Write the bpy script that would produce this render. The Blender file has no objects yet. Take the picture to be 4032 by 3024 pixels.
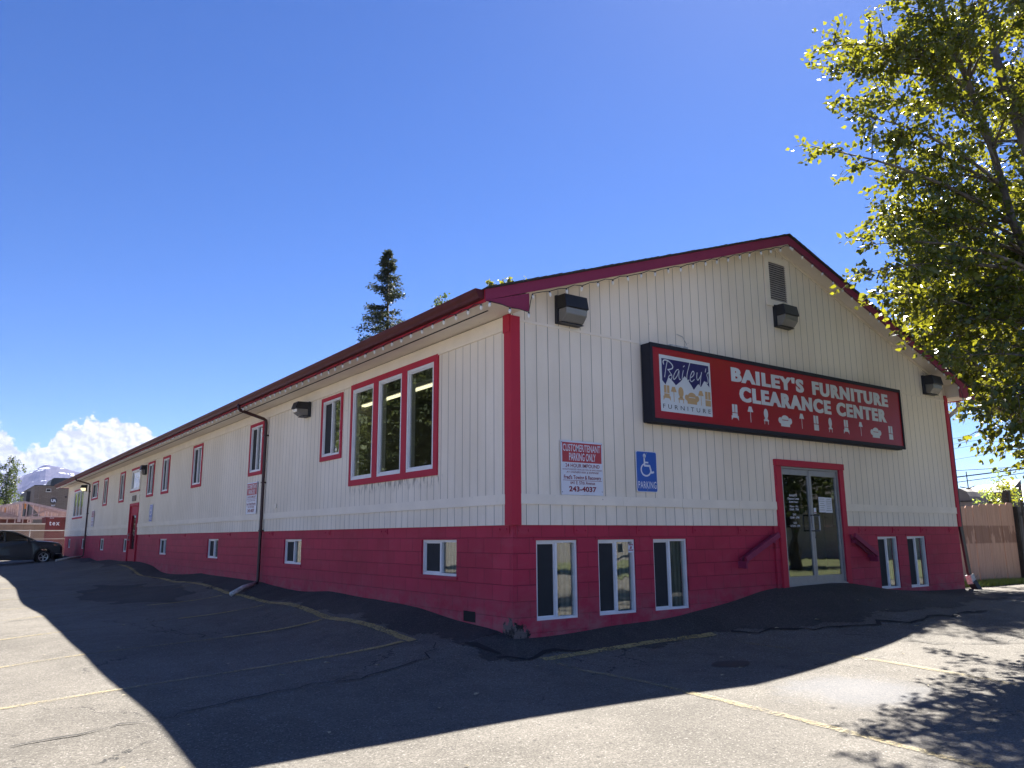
import bpy, math, random
import numpy as np
from mathutils import Vector, Matrix
random.seed(7); RNG = np.random.default_rng(7)
R = math.radians
scene = bpy.context.scene
COL = scene.collection

# ------------------------------------------------------------------ camera
cd = bpy.data.cameras.new('camera'); cam = bpy.data.objects.new('camera', cd); COL.objects.link(cam)
scene.camera = cam
cd.sensor_width = 36.0; cd.lens = 3082.0 / 4032.0 * 36.0
cd.clip_start = 0.1; cd.clip_end = 40000
yaw, pitch, roll = 0.625315744, 0.191745486, -0.00662337632
cy_, sy_ = math.cos(yaw), math.sin(yaw)
Rz = Matrix(((cy_, -sy_, 0), (sy_, cy_, 0), (0, 0, 1)))
B_ = Matrix(((1, 0, 0), (0, 0, -1), (0, 1, 0)))
Rx = Matrix(((1, 0, 0), (0, math.cos(pitch), math.sin(pitch)), (0, -math.sin(pitch), math.cos(pitch))))
Rr = Matrix(((math.cos(roll), -math.sin(roll), 0), (math.sin(roll), math.cos(roll), 0), (0, 0, 1)))
RM = Rr @ Rx @ B_ @ Rz
mw = Matrix.Identity(4)
for i in range(3):
    mw[i][0] = RM[0][i]; mw[i][1] = -RM[1][i]; mw[i][2] = -RM[2][i]
mw.translation = Vector((-6.0589, -8.4074, -0.1407))
cam.matrix_world = mw

# ------------------------------------------------------------------ sky, sun, exposure
SUN_AZ, SUN_EL = R(62.9), R(50.0)          # clockwise from +Y
scene.view_settings.view_transform = 'Standard'
scene.view_settings.look = 'None'
scene.view_settings.exposure = 2.2
scene.view_settings.gamma = 1.0
SKY_STRENGTH = 0.05
world = bpy.data.worlds.new('World'); scene.world = world; world.use_nodes = True
wt = world.node_tree; wn = wt.nodes; wl = wt.links
wn.clear()
def wnode(t, **k):
    n = wn.new(t)
    for a, b in k.items(): setattr(n, a, b)
    return n
def wmath(op, a, b=None, c=None):
    n = wn.new('ShaderNodeMath'); n.operation = op
    for i, v in enumerate((a, b, c)):
        if v is None: continue
        if isinstance(v, (int, float)): n.inputs[i].default_value = v
        else: wl.new(v, n.inputs[i])
    return n.outputs[0]
sky = wnode('ShaderNodeTexSky', sky_type='NISHITA', sun_disc=False)
sky.sun_elevation = SUN_EL; sky.sun_rotation = SUN_AZ
sky.altitude = 50; sky.air_density = 0.75; sky.dust_density = 0.12; sky.ozone_density = 4.0
hs = wnode('ShaderNodeHueSaturation'); hs.inputs['Hue'].default_value = 0.513
hs.inputs['Saturation'].default_value = 1.22; hs.inputs['Value'].default_value = 0.76
wl.new(sky.outputs[0], hs.inputs['Color'])
tc = wnode('ShaderNodeTexCoord')
sep = wnode('ShaderNodeSeparateXYZ'); wl.new(tc.outputs['Generated'], sep.inputs[0])
X_, Y_, Z_ = sep.outputs
azd = wmath('MULTIPLY', wmath('ARCTAN2', X_, Y_), 57.29578)
eld = wmath('MULTIPLY', wmath('ARCSINE', Z_), 57.29578)
# cumulus bank low over the mountains: envelope height (deg) against azimuth (deg)
env = wnode('ShaderNodeFloatCurve')
cm = env.mapping; cv = cm.curves[0]
pts = [(-40, 3.0), (-32, 5.0), (-26, 9.0), (-20, 12.0), (-14, 9.5), (-9, 11.0), (-4, 8.5), (0, 7.2), (2.4, 7.1), (3.1, 6.7), (3.7, 5.7), (4.4, 6.2),
       (5.0, 6.1), (5.5, 7.2), (6.5, 7.75), (7.4, 8.05), (8.0, 7.8), (8.8, 8.3), (9.5, 8.0), (10.3, 7.8), (11.0, 7.2), (11.6, 6.2), (13, 4.0), (16, 2.0), (20, 1.0)]
cm.use_clip = False
while len(cv.points) > 2: cv.points.remove(cv.points[-1])
P0 = [((a + 40) / 60, h / 15) for a, h in pts]
cv.points[0].location = P0[0]; cv.points[1].location = P0[-1]
for a in P0[1:-1]: cv.points.new(*a)
for q in cv.points: q.handle_type = 'VECTOR'
cm.update()
wl.new(wmath('DIVIDE', wmath('ADD', azd, 40.0), 60.0), env.inputs['Value'])
envd = wmath('MULTIPLY', env.outputs[0], 15.0)
comb = wnode('ShaderNodeCombineXYZ')
wl.new(azd, comb.inputs[0]); wl.new(wmath('MULTIPLY', eld, 1.15), comb.inputs[1])
def wnoise(vec, scale, detail, rough, off=(0, 0, 0)):
    m = wnode('ShaderNodeMapping'); m.inputs['Location'].default_value = off
    wl.new(vec, m.inputs[0])
    n = wnode('ShaderNodeTexNoise'); n.inputs['Scale'].default_value = scale
    n.inputs['Detail'].default_value = detail; n.inputs['Roughness'].default_value = rough
    wl.new(m.outputs[0], n.inputs['Vector']); return n
def wvor(vec, scale, off=(0, 0, 0)):
    m = wnode('ShaderNodeMapping'); m.inputs['Location'].default_value = off
    wl.new(vec, m.inputs[0])
    n = wnode('ShaderNodeTexVoronoi', feature='SMOOTH_F1'); n.inputs['Scale'].default_value = scale
    n.inputs['Detail'].default_value = 3.0; n.inputs['Roughness'].default_value = 0.55
    n.inputs['Smoothness'].default_value = 0.35
    wl.new(m.outputs[0], n.inputs['Vector']); return n
warp = wnoise(comb.outputs[0], 0.9, 4, 0.6)
wv = wnode('ShaderNodeVectorMath', operation='SCALE'); wl.new(warp.outputs['Color'], wv.inputs[0]); wv.inputs['Scale'].default_value = 0.9
wa = wnode('ShaderNodeVectorMath', operation='ADD'); wl.new(comb.outputs[0], wa.inputs[0]); wl.new(wv.outputs[0], wa.inputs[1])
def bil(off):
    v = wvor(wa.outputs[0], 0.95, off).outputs['Distance']
    n = wnoise(comb.outputs[0], 1.3, 7, 0.6, off).outputs['Fac']
    return wmath('ADD', wmath('MULTIPLY', wmath('SUBTRACT', 0.55, v), 0.75), wmath('MULTIPLY', wmath('SUBTRACT', n, 0.5), 1.5))
b0 = bil((0, 0, 0)); b1 = bil((-0.16, -0.20, 0))
dens = wmath('ADD', wmath('SUBTRACT', envd, eld), wmath('MULTIPLY', b0, 0.9))
al = wnode('ShaderNodeMapRange', interpolation_type='SMOOTHSTEP'); wl.new(dens, al.inputs['Value'])
al.inputs['From Min'].default_value = 0.0; al.inputs['From Max'].default_value = 0.28
gap = wnode('ShaderNodeMapRange', interpolation_type='SMOOTHSTEP')
wl.new(wnoise(comb.outputs[0], 0.75, 4, 0.55, (3.3, 1.7, 0)).outputs['Fac'], gap.inputs['Value'])
gap.inputs['From Min'].default_value = 0.66; gap.inputs['From Max'].default_value = 0.78
gap.inputs['To Min'].default_value = 1.0; gap.inputs['To Max'].default_value = 0.35
alpha = wmath('MULTIPLY', wmath('MULTIPLY', al.outputs[0], gap.outputs[0]), 0.97)
lit = wnode('ShaderNodeMapRange'); wl.new(wmath('SUBTRACT', b0, b1), lit.inputs['Value'])
lit.inputs['From Min'].default_value = -0.30; lit.inputs['From Max'].default_value = 0.22
hgt = wnode('ShaderNodeMapRange'); wl.new(eld, hgt.inputs['Value'])
hgt.inputs['From Min'].default_value = 3.5; hgt.inputs['From Max'].default_value = 8.0
hgt.inputs['To Min'].default_value = 0.30; hgt.inputs['To Max'].default_value = 0.75
lf = wmath('ADD', wmath('MULTIPLY', lit.outputs[0], 0.55), wmath('MULTIPLY', hgt.outputs[0], 0.62))
cr = wnode('ShaderNodeValToRGB'); wl.new(lf, cr.inputs[0])
cr.color_ramp.elements[0].position = 0.12; cr.color_ramp.elements[0].color = (2.2, 2.5, 3.5, 1)
cr.color_ramp.elements[1].position = 0.95; cr.color_ramp.elements[1].color = (5.2, 5.2, 5.3, 1)
def wbg(col):
    g = wnode('ShaderNodeBackground'); g.inputs['Strength'].default_value = SKY_STRENGTH; wl.new(col, g.inputs['Color']); return g.outputs[0]
bsky = wbg(hs.outputs[0]); bcl = wbg(cr.outputs[0])
inner = wnode('ShaderNodeMixShader'); wl.new(alpha, inner.inputs[0]); wl.new(bsky, inner.inputs[1]); wl.new(bcl, inner.inputs[2])
# the cloud bank only exists low over the northern horizon
gate = wmath('MULTIPLY', wmath('MULTIPLY', wmath('LESS_THAN', eld, 15.0), wmath('GREATER_THAN', eld, -1.0)), wmath('MULTIPLY', wmath('LESS_THAN', azd, 20.0), wmath('GREATER_THAN', azd, -40.0)))
bg = wnode('ShaderNodeMixShader'); wl.new(gate, bg.inputs[0]); wl.new(bsky, bg.inputs[1]); wl.new(inner.outputs[0], bg.inputs[2])
wo = wnode('ShaderNodeOutputWorld'); wl.new(bg.outputs[0], wo.inputs['Surface'])

sd = bpy.data.lights.new('sun', 'SUN'); so = bpy.data.objects.new('sun', sd); COL.objects.link(so)
sd.energy = 5.0; sd.angle = R(0.53); sd.color = (1.0, 0.955, 0.89)
sdir = Vector((math.sin(SUN_AZ) * math.cos(SUN_EL), math.cos(SUN_AZ) * math.cos(SUN_EL), math.sin(SUN_EL)))
so.rotation_euler = sdir.to_track_quat('Z', 'Y').to_euler()
so.location = sdir * 40

scene.cycles.max_bounces = 6; scene.cycles.transparent_max_bounces = 12
world.cycles.sampling_method = 'MANUAL'; world.cycles.sample_map_resolution = 256

# ------------------------------------------------------------------ mesh helpers
class MB:
    def __init__(s): s.v = []; s.f = []; s.m = []
    def add(s, vs, fs, mi=0):
        o = len(s.v); s.v += [tuple(map(float, v)) for v in vs]
        for f in fs: s.f.append([o + i for i in f]); s.m.append(mi)
    def quad(s, a, b, c, d, mi=0): s.add([a, b, c, d], [(0, 1, 2, 3)], mi)
    def poly(s, vs, mi=0): s.add(vs, [tuple(range(len(vs)))], mi)
    def box(s, a, b, mi=0):
        x0, x1 = sorted((a[0], b[0])); y0, y1 = sorted((a[1], b[1])); z0, z1 = sorted((a[2], b[2]))
        s.add([(x0,y0,z0),(x1,y0,z0),(x1,y1,z0),(x0,y1,z0),(x0,y0,z1),(x1,y0,z1),(x1,y1,z1),(x0,y1,z1)],
              [(0,3,2,1),(4,5,6,7),(0,1,5,4),(1,2,6,5),(2,3,7,6),(3,0,4,7)], mi)
    def prism(s, pts, off, mi=0):
        n = len(pts); off = Vector(off)
        vs = [Vector(p) for p in pts]; vs += [p + off for p in vs]
        s.add(vs, [tuple(range(n))[::-1], tuple(range(n, 2 * n))] + [(i, (i + 1) % n, n + (i + 1) % n, n + i) for i in range(n)], mi)
    def beam(s, p0, p1, w, h, up=(0, 0, 1), mi=0):
        p0 = Vector(p0); p1 = Vector(p1); d = (p1 - p0).normalized(); up = Vector(up)
        sx = d.cross(up)
        if sx.length < 1e-4: sx = d.cross(Vector((0, 1, 0)))
        sx.normalize(); sz = sx.cross(d).normalized()
        c = [sx * (a * w / 2) + sz * (b * h / 2) for a, b in ((-1, -1), (1, -1), (1, 1), (-1, 1))]
        s.add([p0 + q for q in c] + [p1 + q for q in c], [(3, 2, 1, 0), (4, 5, 6, 7)] + [(i, (i + 1) % 4, 4 + (i + 1) % 4, 4 + i) for i in range(4)], mi)
    def tube(s, pts, rad, n=8, mi=0, caps=True):
        pts = [Vector(p) for p in pts]
        if isinstance(rad, (int, float)): rad = [rad] * len(pts)
        base = len(s.v); prev = None
        for i, p in enumerate(pts):
            d = (pts[min(i + 1, len(pts) - 1)] - pts[max(i - 1, 0)])
            if d.length < 1e-9: d = Vector((0, 0, 1))
            d.normalize()
            if prev is None:
                a = d.cross(Vector((0, 0, 1)))
                if a.length < 1e-3: a = d.cross(Vector((0, 1, 0)))
            else:
                a = prev - d * prev.dot(d)
                if a.length < 1e-6: a = d.cross(Vector((0, 0, 1)))
            a.normalize(); b = d.cross(a); prev = a
            for k in range(n):
                t = 2 * math.pi * k / n
                s.v.append(tuple(p + (a * math.cos(t) + b * math.sin(t)) * rad[i]))
        for i in range(len(pts) - 1):
            for k in range(n):
                k2 = (k + 1) % n
                s.f.append([base + i * n + k, base + i * n + k2, base + (i + 1) * n + k2, base + (i + 1) * n + k]); s.m.append(mi)
        if caps:
            s.f.append([base + k for k in range(n)][::-1]); s.m.append(mi)
            s.f.append([base + (len(pts) - 1) * n + k for k in range(n)]); s.m.append(mi)
    def lathe(s, origin, axis, prof, n=16, mi=0):
        """prof: (distance along axis, radius)"""
        o = Vector(origin); ax = Vector(axis).normalized()
        a = ax.cross(Vector((0, 0, 1)))
        if a.length < 1e-3: a = ax.cross(Vector((0, 1, 0)))
        a.normalize(); b = ax.cross(a); base = len(s.v)
        for t, r in prof:
            for k in range(n):
                w = 2 * math.pi * k / n
                s.v.append(tuple(o + ax * t + (a * math.cos(w) + b * math.sin(w)) * max(r, 1e-5)))
        for i in range(len(prof) - 1):
            for k in range(n):
                k2 = (k + 1) % n
                s.f.append([base + i * n + k, base + i * n + k2, base + (i + 1) * n + k2, base + (i + 1) * n + k]); s.m.append(mi)
    def build(s, name, mats, parent=None, smooth=False, bevel=0, kind=None, label=None):
        me = bpy.data.meshes.new(name)
        org = Vector((0, 0, 0))
        if parent is not None:
            org = parent.get('_o') and Vector(parent['_o']) or Vector((0, 0, 0))
        vs = [(v[0] - org[0], v[1] - org[1], v[2] - org[2]) for v in s.v]
        me.from_pydata(vs, [], s.f)
        if not isinstance(mats, (list, tuple)): mats = [mats]
        for m in mats: me.materials.append(m)
        me.polygons.foreach_set('material_index', s.m)
        if smooth: me.polygons.foreach_set('use_smooth', [True] * len(me.polygons))
        me.update()
        o = bpy.data.objects.new(name, me); COL.objects.link(o)
        if parent is not None:
            o.parent = parent; o['_o'] = list(org)
        if bevel:
            b = o.modifiers.new('bevel', 'BEVEL'); b.width = bevel; b.segments = 2; b.limit_method = 'ANGLE'
        if kind: o['kind'] = kind
        if label: o['label'] = label
        return o
def build_split(mb, name, mats, parent, **kw):
    """build each connected board of mb as an object of its own"""
    n = len(mb.v); par = list(range(n))
    def find(a):
        while par[a] != a: par[a] = par[par[a]]; a = par[a]
        return a
    for f in mb.f:
        for i in f[1:]: par[find(i)] = find(f[0])
    comps = {}
    for i in range(n): comps.setdefault(find(i), []).append(i)
    gs = []
    for c in comps.values():
        P = np.array([mb.v[i] for i in c]); gs.append([P.min(0) - .004, P.max(0) + .004, set(c)])
    ch = True
    while ch:
        ch = False
        for i in range(len(gs)):
            for j in range(len(gs) - 1, i, -1):
                if (gs[i][0] <= gs[j][1]).all() and (gs[j][0] <= gs[i][1]).all():
                    gs[i] = [np.minimum(gs[i][0], gs[j][0]), np.maximum(gs[i][1], gs[j][1]), gs[i][2] | gs[j][2]]; gs.pop(j); ch = True
    out = []
    for _, _, st in gs:
        m = MB(); mp = {}
        for i in sorted(st): mp[i] = len(m.v); m.v.append(mb.v[i])
        for f, mi in zip(mb.f, mb.m):
            if f[0] in st: m.f.append([mp[i] for i in f]); m.m.append(mi)
        out.append(m.build(name, mats, parent, **kw))
    return out
def thing(name, label, cat, loc=(0, 0, 0), group=None):
    o = bpy.data.objects.new(name, None); COL.objects.link(o); o.location = loc
    o.empty_display_size = 0.2
    o['_o'] = list(map(float, loc)); o['label'] = label; o['category'] = cat
    if group: o['group'] = group
    return o
def tag(o, label, cat, group=None, kind=None):
    if label: o['label'] = label
    if cat: o['category'] = cat
    if group: o['group'] = group
    if kind: o['kind'] = kind
    return o

# ------------------------------------------------------------------ material helpers
class MT:
    def __init__(s, name):
        s.mat = bpy.data.materials.new(name); s.mat.use_nodes = True
        s.t = s.mat.node_tree; s.n = s.t.nodes; s.l = s.t.links
        s.b = s.n['Principled BSDF']; s.o = s.n['Material Output']; s._pos = None
    def node(s, t, **k):
        n = s.n.new(t)
        for a, b in k.items(): setattr(n, a, b)
        return n
    def pos(s, kind='world'):
        if kind == 'world':
            return s.node('ShaderNodeNewGeometry').outputs['Position']
        return s.node('ShaderNodeTexCoord').outputs['Object']
    def link(s, a, b):
        if isinstance(a, (int, float)): b.default_value = a
        elif isinstance(a, tuple): b.default_value = a if len(a) == 4 or b.type == 'VECTOR' else (*a, 1)
        else: s.l.new(a, b)
    def math(s, op, a, b=None, c=None, clamp=False):
        n = s.node('ShaderNodeMath', operation=op); n.use_clamp = clamp
        for i, v in enumerate((a, b, c)):
            if v is not None: s.link(v, n.inputs[i])
        return n.outputs[0]
    def scale(s, vec, sc, loc=(0, 0, 0)):
        m = s.node('ShaderNodeMapping'); s.l.new(vec, m.inputs[0]); m.inputs['Scale'].default_value = sc
        m.inputs['Location'].default_value = loc; return m.outputs[0]
    def noise(s, vec, sc=1.0, detail=4, rough=0.55, out='Fac'):
        n = s.node('ShaderNodeTexNoise'); s.l.new(vec, n.inputs['Vector'])
        n.inputs['Scale'].default_value = sc; n.inputs['Detail'].default_value = detail; n.inputs['Roughness'].default_value = rough
        return n.outputs[out]
    def ramp(s, fac, stops):
        n = s.node('ShaderNodeValToRGB'); s.l.new(fac, n.inputs[0]); e = n.color_ramp.elements
        while len(e) < len(stops): e.new(0.5)
        for q, (p, c) in zip(e, stops):
            q.position = p; q.color = (c, c, c, 1) if isinstance(c, (int, float)) else (*c, 1)
        return n.outputs[0]
    def mr(s, v, a, b, c=0.0, d=1.0, smooth=True):
        n = s.node('ShaderNodeMapRange'); n.interpolation_type = 'SMOOTHSTEP' if smooth else 'LINEAR'
        s.l.new(v, n.inputs['Value'])
        for k, x in zip(('From Min', 'From Max', 'To Min', 'To Max'), (a, b, c, d)): n.inputs[k].default_value = x
        return n.outputs[0]
    def mix(s, f, a, b, blend='MIX'):
        n = s.node('ShaderNodeMix', data_type='RGBA'); n.blend_type = blend
        s.link(f, n.inputs['Factor']); s.link(a, n.inputs[6]); s.link(b, n.inputs[7]); return n.outputs[2]
    def xyz(s, vec):
        n = s.node('ShaderNodeSeparateXYZ'); s.l.new(vec, n.inputs[0]); return n.outputs
    def comb(s, x, y, z=0.0):
        n = s.node('ShaderNodeCombineXYZ')
        for i, v in enumerate((x, y, z)): s.link(v, n.inputs[i])
        return n.outputs[0]
    def bump(s, h, strength=0.3, dist=0.02):
        n = s.node('ShaderNodeBump'); s.l.new(h, n.inputs['Height']); n.inputs['Strength'].default_value = strength
        n.inputs['Distance'].default_value = dist; s.l.new(n.outputs[0], s.b.inputs['Normal']); return n
    def set(s, color=None, rough=None, metal=None, spec=None):
        if color is not None: s.link(color if not isinstance(color, tuple) else (*color[:3], 1), s.b.inputs['Base Color'])
        if rough is not None: s.link(rough, s.b.inputs['Roughness'])
        if metal is not None: s.b.inputs['Metallic'].default_value = metal
        if spec is not None: s.b.inputs['Specular IOR Level'].default_value = spec
        return s.mat

def simple(name, col, rough=0.6, metal=0.0, var=0.12, sc=6.0, bump=0.0, bsc=60.0):
    m = MT(name); p = m.pos()
    n = m.noise(p, sc, 5, 0.6)
    c = m.mix(m.mr(n, 0.3, 0.7), tuple(x * (1 - var) for x in col), tuple(min(1, x * (1 + var)) for x in col))
    m.set(c, rough, metal)
    if bump: m.bump(m.noise(p, bsc, 4, 0.6), bump, 0.01)
    return m.mat

def siding_mat(name, axis, off, base):
    """painted plywood siding with routed grooves 0.203 m apart, grime and nail marks"""
    m = MT(name); p = m.pos(); x, y, z = m.xyz(p)
    s = x if axis == 'x' else y
    ph = m.math('FRACT', m.math('DIVIDE', m.math('SUBTRACT', s, off - 20.3), 0.203))
    d = m.math('ABSOLUTE', m.math('SUBTRACT', ph, 0.5))          # groove at ph = 0
    wob = m.noise(m.scale(p, (1, 1, 0.2)), 3.0, 2)
    g = m.mr(d, 0.474, 0.483, 0, 1)
    board = m.math('FLOOR', m.math('DIVIDE', m.math('SUBTRACT', s, off - 20.3), 0.203))
    wn_ = m.node('ShaderNodeTexWhiteNoise', noise_dimensions='1D'); m.l.new(board, wn_.inputs['W'])
    c0 = m.mix(m.mr(wn_.outputs['Value'], 0, 1, 0, 1, False), tuple(b * 0.975 for b in base), tuple(b * 1.015 for b in base))
    big = m.noise(m.scale(p, (1, 1, 0.5)), 0.7, 5, 0.6)
    c1 = m.mix(m.mr(big, 0.38, 0.66, 0, 0.8), c0, tuple(b * q for b, q in zip(base, (0.88, 0.865, 0.835))))
    st = m.noise(m.scale(p, (30, 30, 1.1)), 1.0, 6, 0.7)
    c2 = m.mix(m.mr(st, 0.55, 0.74, 0, 0.38), c1, tuple(b * 0.72 for b in base))
    # splashed dirt towards the bottom edge and knots / nail heads
    low = m.mr(z, 1.2, 0.35, 0, 0.30)
    c3 = m.mix(m.math('MULTIPLY', low, m.mr(m.noise(m.scale(p, (8, 8, 1.6)), 1.0, 5, 0.7), 0.42, 0.68)), c2, tuple(b * q for b, q in zip(base, (0.74, 0.72, 0.69))))
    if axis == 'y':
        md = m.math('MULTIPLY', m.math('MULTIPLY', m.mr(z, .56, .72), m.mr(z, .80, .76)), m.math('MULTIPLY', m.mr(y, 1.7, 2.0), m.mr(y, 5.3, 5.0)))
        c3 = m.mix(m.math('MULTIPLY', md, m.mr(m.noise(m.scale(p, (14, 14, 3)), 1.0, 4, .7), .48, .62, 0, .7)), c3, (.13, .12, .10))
    v = m.node('ShaderNodeTexVoronoi'); m.l.new(m.scale(p, (1.0, 1.0, 0.8)), v.inputs['Vector']); v.inputs['Scale'].default_value = 2.6
    spot = m.mr(v.outputs['Distance'], 0.028, 0.018, 0, 0.75)
    c4 = m.mix(spot, c3, (0.10, 0.09, 0.085))
    c5 = m.mix(m.math('MULTIPLY', g, 0.85), c4, (0.10, 0.095, 0.095))
    m.set(c5, 0.72, spec=0.3)
    h = m.math('SUBTRACT', m.math('MULTIPLY', m.noise(m.scale(p, (60, 60, 3.0)), 1.0, 4, 0.6), 0.10), g)
    m.bump(h, 0.6, 0.01)
    return m.mat

def cmu_mat(name, axis):
    m = MT(name); p = m.pos(); x, y, z = m.xyz(p)
    s = x if axis == 'x' else y
    br = m.node('ShaderNodeTexBrick'); m.l.new(m.comb(m.math('ADD', s, 20.0), m.math('ADD', z, 20.08)), br.inputs['Vector'])
    br.inputs['Scale'].default_value = 1.0; br.inputs['Brick Width'].default_value = 0.406; br.inputs['Row Height'].default_value = 0.2032
    br.inputs['Mortar Size'].default_value = 0.0075; br.inputs['Mortar Smooth'].default_value = 0.55
    br.offset = 0.5; br.squash = 1.0
    mort = br.outputs['Fac']
    n1 = m.noise(p, 1.1, 5, 0.6); n2 = m.noise(p, 55.0, 3, 0.6)
    base = m.mix(m.mr(n1, 0.3, 0.7), (0.38, 0.021, 0.054), (0.45, 0.027, 0.068))
    blk = m.node('ShaderNodeTexBrick')
    m.l.new(m.comb(m.math('ADD', s, 20.0), m.math('ADD', z, 20.08)), blk.inputs['Vector'])
    blk.inputs['Scale'].default_value = 1.0; blk.inputs['Brick Width'].default_value = 0.406; blk.inputs['Row Height'].default_value = 0.2032
    blk.inputs['Mortar Size'].default_value = 0.0
    blk.inputs['Color1'].default_value = (0.93, 0.93, 0.93, 1); blk.inputs['Color2'].default_value = (1.05, 1.05, 1.05, 1)
    base = m.mix(1.0, base, blk.outputs['Color'], 'MULTIPLY')
    fade = m.noise(m.scale(p, (1.5, 1.5, 3.5), (3, 1, 7)), 1.0, 6, .65); base = m.mix(m.mr(fade, .50, .72, 0, .30), base, (.42, .075, .11)); st_ = m.noise(m.scale(p, (22, 22, 1.4)), 1.0, 5, .7); base = m.mix(m.mr(st_, .58, .74, 0, .35), base, (.15, .012, .026))
    c = m.mix(m.math('MULTIPLY', mort, 0.50), base, (0.13, 0.010, 0.024))
    # dusty splash band near the ground, bare concrete and a dark break at the corner
    dn = m.noise(m.scale(p, (3, 3, 5)), 1.0, 6, 0.65)
    dust = m.math('MULTIPLY', m.mr(z, -0.75, -1.42, 0, 1), m.mr(dn, 0.34, 0.66, 0, 0.75))
    c = m.mix(dust, c, (0.34, 0.13, 0.14))
    cor = m.math('SQRT', m.math('ADD', m.math('POWER', m.math('MULTIPLY', m.math('SUBTRACT', s, 0.10), 1.25), 2), m.math('POWER', m.math('ADD', z, 1.42), 2)))
    cn = m.math('ADD', cor, m.math('MULTIPLY', m.math('SUBTRACT', m.noise(p, 6, 6, 0.75), 0.5), 0.62))
    c = m.mix(m.mr(cn, 0.20, 0.18), c, m.mix(m.mr(m.noise(p, 5, 6, 0.75), 0.46, 0.56), (0.016, 0.014, 0.014), (0.14, 0.11, 0.105)))
    crk = m.math('ABSOLUTE', m.math('SUBTRACT', m.math('SUBTRACT', s, 0.012), m.math('MULTIPLY', m.math('SUBTRACT', m.noise(m.comb(0.0, 0.0, z), 6, 4, 0.7), 0.5), 0.05)))
    c = m.mix(m.math('MULTIPLY', m.mr(crk, 0.014, 0.006), m.mr(z, -0.6, -1.1)), c, (0.10, 0.05, 0.055))
    m.set(c, 0.68, spec=0.35)
    m.bump(m.math('SUBTRACT', m.math('MULTIPLY', n2, 0.25), mort), 0.55, 0.012)
    return m.mat

BASE_S = (0.88, 0.79, 0.665)
M = {}
M['siding_x'] = siding_mat('siding gable', 'x', 0.029, BASE_S)
M['siding_y'] = siding_mat('siding side', 'y', 0.010, BASE_S)
M['cmu_x'] = cmu_mat('painted block gable', 'x'); M['cmu_y'] = cmu_mat('painted block side', 'y')
def board_mat(name, base, dirt=0.3):
    m = MT(name); p = m.pos()
    n = m.noise(m.scale(p, (2, 2, 2)), 1.0, 5, 0.6); st = m.noise(p, 14, 5, 0.7)
    c = m.mix(m.mr(n, 0.3, 0.7), tuple(b * 0.92 for b in base), base)
    c = m.mix(m.mr(st, 0.60, 0.75, 0, dirt), c, tuple(b * 0.6 for b in base))
    v = m.node('ShaderNodeTexVoronoi'); m.l.new(p, v.inputs['Vector']); v.inputs['Scale'].default_value = 4.0
    c = m.mix(m.mr(v.outputs['Distance'], 0.045, 0.03, 0, 0.7), c, tuple(b * 0.3 for b in base))
    m.set(c, 0.68, spec=0.3); m.bump(st, 0.15, 0.01); return m.mat
M['beige'] = board_mat('painted board beige', BASE_S)
M['soffit'] = board_mat('soffit board', (0.82, 0.74, 0.64), 0.15)
M['red'] = board_mat('red trim paint', (0.48, 0.028, 0.058), 0.15)
M['fascia'] = board_mat('fascia dark red', (0.26, 0.030, 0.082), 0.15)
M['gutter'] = simple('gutter brown red metal', (0.095, 0.018, 0.020), 0.50, 0.0, 0.1); M['gutter'].node_tree.nodes['Principled BSDF'].inputs['Specular IOR Level'].default_value = 0.2
M['spout'] = simple('downspout brown metal', (0.045, 0.014, 0.014), 0.45, 0.0, 0.15, 3)
M['white'] = simple('white vinyl', (0.72, 0.72, 0.74), 0.4, 0.0, 0.05, 3)
M['pipe_white'] = simple('scuffed white pipe', (0.50, 0.49, 0.47), 0.6, 0.0, 0.25, 18)
M['alu'] = simple('door aluminium', (0.30, 0.30, 0.31), 0.42, 0.5, 0.06, 9)
M['black'] = simple('black painted metal', (0.012, 0.013, 0.018), 0.45, 0.0, 0.2)
M['navy_frame'] = simple('sign cabinet blue black', (0.006, 0.008, 0.018), 0.75, 0.0, 0.15, 2)
M['dark'] = simple('dark void', (0.012, 0.011, 0.011), 0.9)
M['screen'] = simple('insect screen', (0.020, 0.022, 0.026), 0.85, 0, 0.1)
M['rubber'] = simple('tyre rubber', (0.018, 0.018, 0.018), 0.85)
M['interior'] = simple('interior plaster', (0.20, 0.20, 0.17), 0.9)
M['interior_floor'] = simple('interior carpet', (0.07, 0.065, 0.06), 0.95)
M['shingle'] = simple('dark shingle', (0.045, 0.040, 0.040), 0.95, 0, 0.35, 30, 0.5)

def glass_mat(name, tint=(0.82, 0.86, 0.84), wav=0.05, ior=2.6):
    m = MT(name); m.n.remove(m.b); p = m.pos()
    tr = m.node('ShaderNodeBsdfTransparent'); tr.inputs[0].default_value = (*tint, 1)
    gl = m.node('ShaderNodeBsdfGlossy'); gl.inputs['Roughness'].default_value = 0.012; gl.inputs['Color'].default_value = (0.93, 0.96, 0.95, 1)
    bp = m.node('ShaderNodeBump'); bp.inputs['Strength'].default_value = wav; bp.inputs['Distance'].default_value = 0.05
    m.l.new(m.noise(m.scale(p, (2.2, 2.2, 1.5)), 1.0, 2, 0.5), bp.inputs['Height']); m.l.new(bp.outputs[0], gl.inputs['Normal'])
    fr = m.node('ShaderNodeFresnel'); fr.inputs['IOR'].default_value = ior
    mx = m.node('ShaderNodeMixShader'); bf = m.node('ShaderNodeNewGeometry').outputs['Backfacing']; fc = m.math('MULTIPLY', fr.outputs[0], m.math('SUBTRACT', 1.0, bf)); m.l.new(fc, mx.inputs[0]); m.l.new(tr.outputs[0], mx.inputs[1]); m.l.new(gl.outputs[0], mx.inputs[2])
    m.l.new(mx.outputs[0], m.o.inputs['Surface']); return m.mat
M['glass'] = glass_mat('window glass')
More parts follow.
